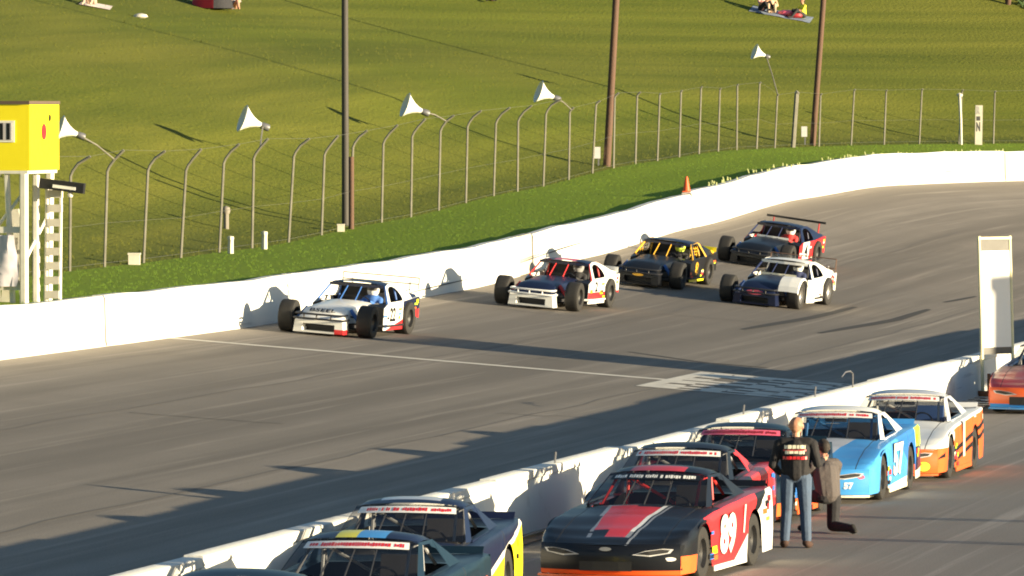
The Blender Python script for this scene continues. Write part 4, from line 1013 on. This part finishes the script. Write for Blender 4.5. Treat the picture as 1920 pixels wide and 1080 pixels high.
# ------------------------------------------------------------------ poles
STEEL = mat('pole_steel', (.055, .050, .044), .75, .1, var=.2, scale=2)
WOOD = mat('pole_wood', (.10, .055, .036), .85, var=.3, scale=4, bump=.4, bscale=12)
def lamp_pole(name, label, px, py, d_out, top_px, h, r, m, box=None):
    r_ = fence_at(px); i, p = r_; b = Vector((p.x + WN[i].x * d_out, p.y + WN[i].y * d_out, out_h(i, FENCE_D + d_out) - .3))
    dx = (top_px - px) / FPX * b.y * h / (py / FPX * b.y + .001) if False else (top_px - px) / (FPX / b.y)
    t = thing(name, label, 'pole', b, 0, 'tall poles along the fence')
    MB().tube([(0, 0, 0), (dx * .5, 0, h * .5), (dx, 0, h)], [r * 1.15, r, r * .85], 12).build('shaft', m, t, smooth=True)
    q = MB(); q.box((dx, 0, h - .3), (2.4, .12, .14)); q.build('crossarm', m, t)
    for k in (-.9, 0, .9):
        MB().lathe([(.05, .22), (.12, .16), (.26, -.06), (.27, -.10), (.001, -.08)], Matrix.Translation((dx + k, .05, h - .12)) @ Matrix.Rotation(R(-55), 4, 'Y'), 14).build('floodlight', GREYMET, t, smooth=True)
    if box: MB().box((-.18 - r, -.06, box), (.20, .24, .36)).build('meter_box', mat('meter_box_grey', (.52, .52, .52), .5), t); MB().box((-.24, -.03, box * .5), (.05, .05, box)).build('conduit', GREYMET, t)
    return t
lamp_pole('light_pole', 'dark steel pole rising the whole height of the picture at centre left', 672, 450, .35, 670, 13.0, .085, STEEL)
lamp_pole('light_pole', 'brown wooden pole nearer the centre, a meter box at its foot', 1157, 330, .35, 1200, 13.0, .105, WOOD, .75)
lamp_pole('light_pole', 'leaning brown wooden pole right beside the picnic blanket', 1537, 262, .30, 1588, 13.0, .095, WOOD, .80)
MB().tube([tuple(Vector((*fence_at(657)[1], 0)) + Vector((.03, -.25, out_h(fence_at(657)[0], FENCE_D) - .2))), tuple(Vector((*fence_at(657)[1], 0)) + Vector((.03, -.25, out_h(fence_at(657)[0], FENCE_D) + 1.9)))], .07, 10).build('wooden_post', WOOD, None, smooth=True)
tag(bpy.data.objects['wooden_post'], 'short brown wooden post at the foot of the steel pole', 'post')
# ------------------------------------------------------------------ horn loudspeakers above the fence
HORN = mat('horn_white', (.74, .73, .66), .45)
def horn(px, py, lbl, sz=1.0):
    i, p = fence_at(px + 30); Yh = p.y + 1.0
    c = along(px, py, Yh); g = out_h(i, FENCE_D + .3)
    t = thing('horn_loudspeaker', lbl, 'loudspeaker', (c.x, c.y, g), 0, 'horn loudspeakers above the fence')
    hz = c.z - g
    ax = Vector((-.90, -.22, .34)).normalized(); Mx = Matrix.Translation((0, 0, hz)) @ ax.to_track_quat('Z', 'Y').to_matrix().to_4x4() @ Matrix.Scale(sz, 4)
    MB().lathe([(.34, .02), (.355, .0), (.33, -.01), (.24, -.11), (.15, -.24), (.09, -.38), (.065, -.50), (.05, -.50), (.08, -.36), (.14, -.22), (.23, -.10), (.34, .02)], Mx, 24).build('bell', HORN, t, smooth=True)
    MB().lathe([(.001, -.72), (.085, -.71), (.095, -.66), (.09, -.52), (.06, -.48)], Mx, 14).build('driver', GREYMET, t, smooth=True)
    e = Mx @ Vector((0, 0, -.55)); pb = Vector((e.x + .12, e.y, 0))
    loc = Vector((c.x, c.y, g)); tip = min((pp_[q_] for pp_ in post_pos for q_ in (3, 4)), key=lambda v_: (v_ - loc - e - Vector((.2, 0, -.2))).length)
    MB().tube([e, e.lerp(tip - loc, .5) + Vector((0, 0, .05)), tip - loc], .022, 6).build('mounting_bracket', GALV, t, smooth=True)
horn(455, 222, 'white horn loudspeaker left of the steel pole')
horn(760, 197, 'white horn loudspeaker right of the steel pole')
horn(1010, 172, 'white horn loudspeaker third from the flag stand, above the paler wall joint')
horn(112, 240, 'white horn loudspeaker peeking out beside the yellow flag stand', .85)
horn(1415, 97, 'white horn loudspeaker farthest along the fence, below the picnic blanket', .8)
# ------------------------------------------------------------------ stubs, boxes and posts near the fence
def stub(name, label, px, w_, h_, m, top=None, d_=-.4):
    i, p = fence_at(px); b = Vector((p.x - WN[i].x * -d_, p.y - WN[i].y * -d_, out_h(i, FENCE_D + d_) - .05))
    q = MB(); q.tube([(0, 0, 0), (0, 0, h_ * .55), (.01, 0, h_)], [w_ * .5, w_ * .48, w_ * .42], 8)
    if top: q.lathe([(w_ * .50, h_ - .02), (w_ * .55, h_ + .02), (w_ * .5, h_ + .06), (.001, h_ + .08)], None, 8)
    o = q.build(name, m, None, smooth=True); o.location = b; tag(o, label, 'post'); return o
PALE = mat('pale_post', (.55, .52, .44), .8, var=.2)
o = MB().box((0, 0, .11), (.26, .24, .26)).box((0, 0, .25), (.29, .27, .04)).build('junction_box', PALE, None); i, p = fence_at(254); o.location = (p.x, p.y - .5, out_h(i, FENCE_D)); tag(o, 'small pale box on the grass at the fence foot, nearest the flag stand', 'box')
stub('marker_post', 'short pale post at the fence foot, left one of two', 402, .15, .40, PALE, True)
stub('marker_post', 'short pale post at the fence foot, right one of two', 466, .15, .42, PALE, True)
o = MB().box((0, 0, .09), (.18, .2, .22)).box((0, 0, .21), (.20, .22, .03)).build('junction_box', PALE, None); i, p = fence_at(640); o.location = (p.x, p.y - .4, out_h(i, FENCE_D)); tag(o, 'small pale box at the foot of the steel pole', 'box')
pp = on_ground(424, 430); q = MB(); q.tube([(0, 0, -.1), (0, 0, .42)], .07, 8); q.lathe([(.09, .40), (.11, .48), (.09, .56), (.001, .60)], None, 10); o = q.build('hydrant_post', mat('dull_post', (.20, .18, .15), .8), None, smooth=True); o.location = pp; tag(o, 'grey post with pale cap standing on the hill behind the fence', 'post')
i, p = fence_at(1800); o = MB().tube([(0, 0, -.1), (-.02, 0, .9), (-.06, 0, 1.75)], .055, 8).lathe([(.10, 1.72), (.12, 1.80), (.001, 1.86)], Matrix.Translation((-.06, 0, 0)), 8).build('white_post', PALE, None, smooth=True); o.location = (p.x, p.y - .5, out_h(i, FENCE_D)); tag(o, 'thin leaning white post with cap at far right of the fence', 'post')
i, p = fence_at(1832); t = thing('sign_post', 'thick white marker post with dark lettering at far right of the fence', 'sign', (p.x, p.y - .6, out_h(i, FENCE_D) - .1))
MB().prism([(-.13, 0), (.13, 0), (.15, 1.5), (-.11, 1.5)], 1, -.08, .08).build('panel', PALE, t)
for k, (z, h_) in enumerate(((.72, .34), (1.02, .16), (1.32, .30))): lettering('sign_lettering', ('N', '-', 'R')[k], lambda a, b: (a * .14 - .01, -.085, z + b * h_), mat('dark_print', (.06, .06, .065), .7) if k < 2 else mat('grey_print', (.35, .34, .33), .7), t, .04)
# orange cone on the wall
ci = idx_at(1290); cz = WH[ci] + 1.03; t = thing('traffic_cone', 'orange traffic cone standing on the white outer wall', 'cone', wp(ci, .16, cz))
ORG = mat('cone_orange', (.75, .10, .02), .5)
MB().lathe([(.115, .02), (.085, .16), (.045, .38), (.03, .44), (.001, .445)], None, 14).build('body', ORG, t, smooth=True); MB().box((0, 0, .012), (.25, .25, .024)).build('base', ORG, t)
# ------------------------------------------------------------------ tall white board at the pit wall
tb_ = thing('display_board', 'tall blank white board on two cream posts at the pit wall', 'sign', (pit_pt(129.6, .13).x, 129.6 , 0), R(38))
CREAM = mat('cream_paint', (.74, .68, .42), .6); BLANK = mat('board_white', (.80, .79, .74), .6, var=.03)
q = MB(); wB = .84
for nm, x in (('post', 0), ('post', wB)): MB().tube([(x, 0, 0), (x - .06, 0, 1.7), (x - .13, 0, 3.38)], .035, 8).build(nm, CREAM, tb_, smooth=True)
def bx(x, z): return (x - .13 * z / 3.38, z)
def bpanel(nm, x0, x1, z0, z1, m, t_=.015): MB().prism([bx(x0, z0), bx(x1, z0), bx(x1, z1), bx(x0, z1)], 1, -t_, t_).build(nm, m, tb_)
bpanel('panel', .04, wB - .04, 1.12, 3.08, BLANK, .02); bpanel('dark_band', .04, wB - .04, 3.08, 3.30, mat('board_grey', (.10, .095, .085), .6)); bpanel('dark_band', .04, wB - .04, .98, 1.12, mat('board_grey', (.1, .1, .1)))
bpanel('rail', -.03, wB + .03, 3.31, 3.36, CREAM, .03)
q = MB(); q.box((.02, .0, .12), (.16, .3, .24)); q.box((.14, -.02, .34), (.05, .05, .5)); q.build('foot', mat('foot_brown', (.30, .13, .06), .8), tb_)
# pit wall fittings
for (y, lat, kind, lbl) in ((115.0, -.05, 'pipe', 'thin bent pipe standing on the pit wall behind the orange truck'), (111.3, -.08, 'rod', 'short upright rod on the pit wall behind the orange truck'), (104.5, -.06, 'rod', 'short upright rod on the pit wall behind the blue truck'), (90.2, -.06, 'rod', 'short upright rod on the pit wall behind the red-flanked truck')):
    b = pit_pt(y, lat, .94)
    if kind == 'pipe': path = [(0, .0, -.35), (0, 0, .26), (-.05, -.1, .31), (-.16, -.5, .31), (-.24, -.85, .24)]
    else: path = [(0, 0, 0), (0, 0, .10), (.01, 0, .19)]
    o = MB().tube(path, .014, 6).build('wall_' + kind, GREYMET, None, smooth=True); o.location = b; tag(o, lbl, 'pipe' if kind == 'pipe' else 'rod')
# ------------------------------------------------------------------ yellow flag stand
i0 = idx_at(134); fsb = Vector(wp(i0, .75, WH[i0] + .86)) - Nv * .30 - Tv * .15; YEL = mat('stand_yellow', (.84, .72, .012), .5, var=.05); YEL2 = YEL
fs = thing('flag_stand', 'yellow box flag stand raised on white posts behind the outer wall', 'flag stand', fsb, -TA)
POSTW = mat('stand_white', (.66, .64, .55), .7, var=.2, scale=5)
ZB, ZT, BX, BY = 2.60, 3.88, -2.6, 2.0
q = MB(); q.box((BX / 2, BY / 2, ZB - .03), (-BX, BY, .06)); q.build('floor', POSTW, fs)
MB().box((BX / 2, .02, (ZB + ZT) / 2), (-BX, .04, ZT - ZB)).build('front_panel', YEL, fs)
MB().box((.02, BY / 2, (ZB + ZT) / 2), (.04, BY, ZT - ZB - .002)).build('track_panel', YEL, fs)
MB().box((BX / 2, BY, (ZB + ZT) / 2), (-BX, .04, ZT - ZB)).build('back_panel', YEL, fs)
MB().box((BX - .02, BY / 2, (ZB + ZT) / 2), (.04, BY, ZT - ZB - .002)).build('far_panel', YEL, fs)
MB().box((BX / 2, BY / 2, ZT + .04), (-BX + .1, BY + .1, .06)).build('top_rail', mat('stand_brown', (.10, .07, .05), .8), fs)
sg = MB().box((-.72, -.012, 3.36), (.92, .02, .42)).build('sign', mat('sign_cream', (.75, .72, .6), .6), fs)
MB().box((-.72, -.026, 3.36), (.82, .01, .34)).build('sign_field', mat('sign_lilac', (.45, .42, .42), .6), sg)
for ch_, cx_, cw_ in (('C', -.90, .26), ('I', -.52, .07), ('I', -.38, .07)): lettering('sign_lettering', ch_, lambda a, b: (cx_ + a * cw_, -.034, 3.36 + b * .32), P['black'], sg, .02)
for (y, z, c, r_) in ((.95, 3.35, 'red', .16), (1.35, 3.62, 'black', .07)):
    MB().lathe([(r_, .0), (r_, .012), (.001, .014)], Matrix.Translation((.042, y, z)) @ Matrix.Rotation(math.pi / 2, 4, 'Y'), 16).build('emblem', P[c], fs)
for (x, y, lx) in ((-.10, .08, .0), (-.12, 1.9, -.05), (-2.4, .08, 0), (-2.4, 1.9, 0), (-.9, .08, .05)):
    MB().tube([(x + lx, y, -.4), (x, y, ZB - .06)], .09, 6).build('post', POSTW, fs)
for x in (-.45, -1.3, -1.8): MB().tube([(x + .1, .2, -.4), (x, .1, ZB - .06)], .06, 6).build('post', POSTW, fs)
for bx_, bz_, bw_, bh_, br_ in ((-.50, .55, .26, 1.5, 4), (-.85, .40, .30, 1.3, -5), (-1.25, .75, .34, 1.9, 3), (-.28, .85, .16, 2.0, -6), (-1.75, .60, .40, 1.6, 5)): MB().box((bx_, .42, bz_), (bw_, .04, bh_), rot=Matrix.Rotation(R(br_), 3, 'Y')).build('plank', POSTW, fs)
MB().box((-1.25, .10, .35), (2.4, .06, .14)).build('cross_beam', POSTW, fs); MB().box((-1.25, .10, 1.45), (2.4, .06, .12)).build('cross_beam', POSTW, fs)
for a, b in (((-.10, .12, .2), (-.90, .12, 1.6)), ((-.90, .12, .1), (-2.4, .12, 1.3)), ((-.9, .12, 1.2), (-.10, .14, 2.2)), ((-.06, .1, .9), (-.06, 1.9, 1.9))):
    MB().tube([a, b], .035, 6).build('brace', POSTW, fs)
MB().tube([(.02, .5, -.4), (-.10, .9, ZB - .1)], .075, 6).build('post', POSTW, fs)
for x in (.16, .44):
    MB().tube([(x + .04, .55, -.35), (x - .02, .85, 2.3)], .035, 6).build('ladder_rail', POSTW, fs)
for k in range(9): MB().box((.32, .56 + .032 * k, -.1 + .28 * k), (.28, .10, .15)).build('ladder_step', PALE, fs)
sgl = MB().box((.52, .6, 2.30), (.90, .14, .20), rot=Matrix.Rotation(R(7), 3, 'Y')).build('signal_bar', mat('signal_black', (.012, .012, .014), .5), fs)
MB().box((.58, .52, 2.27), (.46, .02, .06), rot=Matrix.Rotation(R(7), 3, 'Y')).build('signal_strip', P['white'], sgl)
MB().lathe([(.05, .0), (.06, .05), (.04, .10), (.001, .11)], Matrix.Translation((.68, .6, 2.08)), 10).build('signal_lamp', PALE, sgl)
q = MB(); q.grid([[(-.22 - .55 * u + .04 * math.sin(5 * v + 3 * u), -.02 + .05 * math.sin(7 * u + 4 * v), .35 + 1.0 * v) for u in (0, .25, .5, .75, 1)] for v in (0, .2, .4, .6, .8, 1)])
q.build('tarp', mat('tarp_white', (.62, .58, .62), .8, var=.3, scale=5), fs, smooth=True)
# ------------------------------------------------------------------ people on the hill
def seated(label, px, py, face, shirt, legs, hair='hair'):
    p = on_ground(px, py); t = thing('person', label, 'person', (p.x, p.y, ground_z(p.x, p.y) + .02), R(face))
    c = [('sh', (0, 0, .14), .13, (0, .03, .42), .14), ('sh', (-.15, .03, .50), .07, (.15, .03, .50), .07), ('lg', (-.09, .02, .12), .10, (-.13, .38, .34), .075), ('lg', (-.13, .38, .34), .07, (-.13, .62, .08), .05), ('lg', (.09, .02, .12), .10, (.13, .38, .34), .075), ('lg', (.13, .38, .34), .07, (.13, .62, .08), .05),
         ('lg', (-.13, .64, .05), .045, (-.13, .78, .05), .04), ('lg', (.13, .64, .05), .045, (.13, .78, .05), .04), ('sh', (-.18, .03, .49), .06, (-.24, .18, .30), .05), ('skin', (-.24, .18, .30), .045, (-.10, .36, .34), .038), ('sh', (.18, .03, .49), .06, (.24, .18, .30), .05), ('skin', (.24, .18, .30), .045, (.10, .36, .34), .038)]
    c += head((0, .03, .55), (0, 1, 0))
    person_mesh(t, c, {'sh': CLOTH(shirt[0], shirt[1]), 'lg': CLOTH(legs[0], legs[1]), 'skin': SKIN, 'hair': HAIR_D}, .022)
    return t
YL, DKc, PK, GR = ('yellow_shirt', (.80, .75, .05)), ('dark', (.02, .02, .022)), ('pink_top', (.55, .30, .26)), ('grey_top', (.2, .2, .22))
seated('person in bright yellow shirt sitting at the right end of the picnic blanket', 1506, 36, 120, YL, DKc)
seated('person in pinkish top and dark shorts sitting at the left end of the picnic blanket', 1428, 22, 215, PK, DKc)
seated('person in pale orange top sitting beside the blanket, second from its left end', 1446, 26, 180, ('peach_top', (.7, .42, .25)), ('tan', (.45, .33, .22)))
p0 = [on_ground(*q) for q in ((1404, 22), (1518, 44), (1526, 34), (1412, 12))]
mb = MB(); mb.grid([[p0[0].lerp(p0[1], a / 8) + Vector((0, 0, .03 + .012 * math.sin(a * 2.1))) for a in range(9)], [p0[3].lerp(p0[2], a / 8) + Vector((0, 0, .03 + .012 * math.sin(a * 1.7))) for a in range(9)]])
o = mb.build('picnic_blanket', mat('blanket_blue', (.18, .22, .30), .9, var=.3, scale=2), None); tag(o, 'grey-blue picnic blanket on the hill at upper right', 'blanket')
for (px, py, c, lb) in ((1475, 30, 'pink', 'pink bag lying in the middle of the picnic blanket'), (1490, 34, 'darkred', 'dark red bag lying on the picnic blanket near the yellow shirt')):
    p = on_ground(px, py); o = MB().lathe([(.18, 0), (.24, .06), (.22, .16), (.10, .22), (.001, .22)], Matrix.Scale(1.5, 4, (1, 0, 0)), 10).build('bag', P[c], None, smooth=True); o.location = p + Vector((0, 0, .02)); tag(o, lb, 'bag')
seated('person in dark grey top and bare legs sitting beside the red pop-up shelter', 436, 20, 190, GR, ('bare_legs', (.45, .25, .17)))
p = on_ground(398, 16); t = thing('pop_up_shelter', 'red and black pop-up shelter on the hill at upper left', 'tent', p, R(108))
dome = lambda u, v: (1.0 * math.sin(R(90) * v) * math.cos(R(360) * u), .7 * math.sin(R(90) * v) * math.sin(R(360) * u), .95 * math.cos(R(90) * v))
MB().grid([[dome(.45 + .45 * i / 8, .04 + .96 * k / 6) for i in range(9)] for k in range(7)]).build('black_side', CLOTH('black_canvas', (.02, .02, .024)), t, smooth=True)
MB().grid([[dome(-.10 + .55 * i / 8, .04 + .96 * k / 6) for i in range(9)] for k in range(7)]).build('red_side', CLOTH('red_canvas', (.60, .03, .04)), t, smooth=True)
seated('person in white top sitting on the pale blanket at far upper left', 172, 10, 170, ('white_top', (.65, .62, .55)), ('tan2', (.45, .33, .25)))
p0 = [on_ground(*q) for q in ((148, 9), (206, 20), (212, 13), (156, 3))]
o = MB().grid([[p0[0].lerp(p0[1], a / 6) + Vector((0, 0, .03)) for a in range(7)], [p0[3].lerp(p0[2], a / 6) + Vector((0, 0, .03)) for a in range(7)]]).build('picnic_blanket', mat('blanket_pale', (.60, .52, .50), .9, var=.3, scale=2), None); tag(o, 'pale blanket on the hill at far upper left', 'blanket')
p = on_ground(263, 34); o = MB().lathe([(.10, 0), (.16, .04), (.13, .12), (.04, .16), (.001, .16)], Matrix.Scale(1.6, 4, (1, 0, 0)), 9).build('paper_bag', PALE, None, smooth=True); o.location = p; tag(o, 'small white bag lying on the hill at upper left', 'bag')
seated('person in pinkish top sitting high on the hill near the top centre', 925, 4, 170, ('rose_top', (.55, .25, .25)), DKc)
# ------------------------------------------------------------------ grass tufts, weeds and a shrub
rg = random.Random(21)
def tufts(name, n, dlo, dhi, hmin, hmax, m, bias=1.0, smin=60, smax=None):
    mb = MB(); cnt = 0
    lo = next(i for i in range(NI) if WL[i].y > 85); hi_ = far_i + 6
    while cnt < n:
        i = rg.randrange(lo, hi_); d = dlo + (dhi - dlo) * rg.random() ** bias
        j_ = rg.random(); p = WL[i].lerp(WL[i + 1], j_); x, y = p.x + WN[i].x * d, p.y + WN[i].y * d; z = out_h(i, d)
        if name == 'hill_grass_tufts': z += .02
        for b in range(3):
            h = rg.uniform(hmin, hmax); g = rg.random() * 6.28; r_ = rg.uniform(.01, .05); wd = rg.uniform(.005, .012)
            bx_, by_ = x + r_ * math.cos(g), y + r_ * math.sin(g); lx, ly = rg.uniform(-.5, .5) * h, rg.uniform(-.5, .5) * h
            mb.add([(bx_ - wd, by_, z - .02), (bx_ + wd, by_, z - .02), (bx_ + lx, by_ + ly, z + h)], [(0, 1, 2)])
        cnt += 1
    o = mb.build(name, m, None, fix=False); tag(o, kind='stuff'); return o
tag(tufts('verge_grass_tufts', 6000, .32, FENCE_D, .02, .07, VERGE_T := mat('verge_blades', (.125, .215, .014), .8, var=.3, scale=2)), 'short green grass on the verge behind the outer wall', 'grass')
tag(tufts('hill_grass_tufts', 12000, FENCE_D, 34, .03, .09, mat('hill_blades', (.12, .13, .014), .8, var=.3, scale=2), 1.4), 'yellowish green grass on the hillside behind the fence', 'grass')
mb = MB(); a, b = idx_at(1330), idx_at(1916)
for k in range(20):
    i = rg.randrange(a, b + 1); bz = WH[i] + 1.0
    for q in range(5):
        g = rg.random() * 6.28; h = rg.uniform(.04, .14); x, y, z = wp(i, rg.uniform(.25, .42), bz); x += rg.uniform(-.3, .3)
        mb.add([(x - .015, y, z - .1), (x + .02, y, z - .1), (x + .06 * math.cos(g), y, z + h), (x + .06 * math.cos(g) - .03, y, z + h)], [(0, 1, 2, 3)])
tag(mb.build('wall_weeds', mat('weed_pale', (.55, .58, .25), .8), None, fix=False), 'pale weeds poking above the far end of the outer wall', 'weeds', kind='stuff')
def shrub(label, px, py, r_, n=900):
    p = on_ground(px, py); t = thing('shrub', label, 'shrub', p); c = Vector((0, 0, r_ * .9))
    for k in range(4):
        g = k * 1.7; MB().tube([(0, 0, -.2), (.2 * math.cos(g), .2 * math.sin(g), r_ * .6), (r_ * .5 * math.cos(g), r_ * .5 * math.sin(g), r_ * 1.2)], [.08, .05, .02], 6).build('stem', WOOD, t)
    mb = MB(); cl = [(Vector((rg.gauss(0, .55), rg.gauss(0, .4), rg.gauss(0, .40))) * r_ + c, r_ * rg.uniform(.25, .45)) for _ in range(16)]
    for k in range(n):
        cc, cr = rg.choice(cl); v = Vector((rg.gauss(0, 1), rg.gauss(0, 1), rg.gauss(0, 1))).normalized() * cr * rg.random() ** .4 + cc; s_ = rg.uniform(.07, .16)
        a1 = Vector((rg.gauss(0, 1), rg.gauss(0, 1), rg.gauss(0, 1))).normalized(); a2 = a1.orthogonal().normalized()
        mb.add([v - a1 * s_, v + a2 * s_ * .5, v + a1 * s_, v - a2 * s_ * .5], [(0, 1, 2, 3)])
    mb.build('foliage', mat('shrub_leaf', (.035, .070, .012), .7, var=.4, scale=3), t, fix=False)['kind'] = 'stuff'
shrub('dark green shrub cut off at the upper right corner', 1890, 8, 1.5, 1500)
# ------------------------------------------------------------------ timing tower beyond the right edge, its shadow crosses the track
tp = on_ground(800, 638); tl = (5.06 - tp.z) / math.tan(SUN_EL)
tw = thing('timing_tower', 'wooden timing tower standing beyond the right edge of the view', 'tower', (tp.x + tl * math.cos(SUN_AZ), tp.y - tl * math.sin(SUN_AZ), 0), -SUN_AZ)
for x, y in ((-.7, -1.2), (.7, -1.2), (-.7, 1.2), (.7, 1.2)): MB().tube([(x, y, 0), (x, y, 3.0)], .09, 6).build('leg', WOOD, tw)
MB().box((0, 0, 3.95), (1.8, 2.6, 1.9)).build('cabin', PALE, tw); MB().box((0, 0, 5.0), (2.2, 2.8, .12)).build('roof', STEEL, tw)
MB().box((0, 0, 1.6), (.1, 2.3, 2.4)).build('banner', P['blue'], tw)
for k in (-.6, .6): MB().box((-.905, k, 4.1), (.03, .9, .7)).build('window', GLASS, tw)

# two crew members just beyond the right edge, whose shadows cross the lane
for (x, y, f, lb, c) in ((8.15, 92.2, 60, 'crew member in dark overalls standing beyond the right edge, farther one', ('crew_dark', (.03, .03, .035))), (7.45, 87.5, 80, 'crew member in red overalls standing beyond the right edge, nearer one', ('crew_red', (.35, .03, .03)))):
    t = thing('person', lb, 'person', (x, y, 0), R(f))
    cp = [('c', (-.06, 0, .98), .115, (.06, 0, .98), .115), ('c', (0, 0, 1.0), .15, (0, -.01, 1.34), .16), ('c', (-.165, -.01, 1.435), .075, (.165, -.01, 1.435), .075)]
    for q in (-1, 1): cp += [('c', (q * .095, 0, .95), .105, (q * .115, .015, .50), .074), ('c', (q * .115, .015, .50), .074, (q * .135, -.02, .10), .062), ('b', (q * .135, -.03, .06), .05, (q * .16, .15, .045), .042), ('c', (q * .205, -.01, 1.42), .07, (q * .27, -.04, 1.13), .056), ('c', (q * .27, -.04, 1.13), .054, (q * .25, .10, .92), .044)] + hand((q * .25, .11, .90), (0, .3, -1), (-q, .2, 0))
    cp += head((0, 0, 1.49), (0, 1, 0))
    person_mesh(t, cp, {'c': CLOTH(*c), 'b': HAIR_D, 'skin': SKIN, 'hair': HAIR_D}, .014)
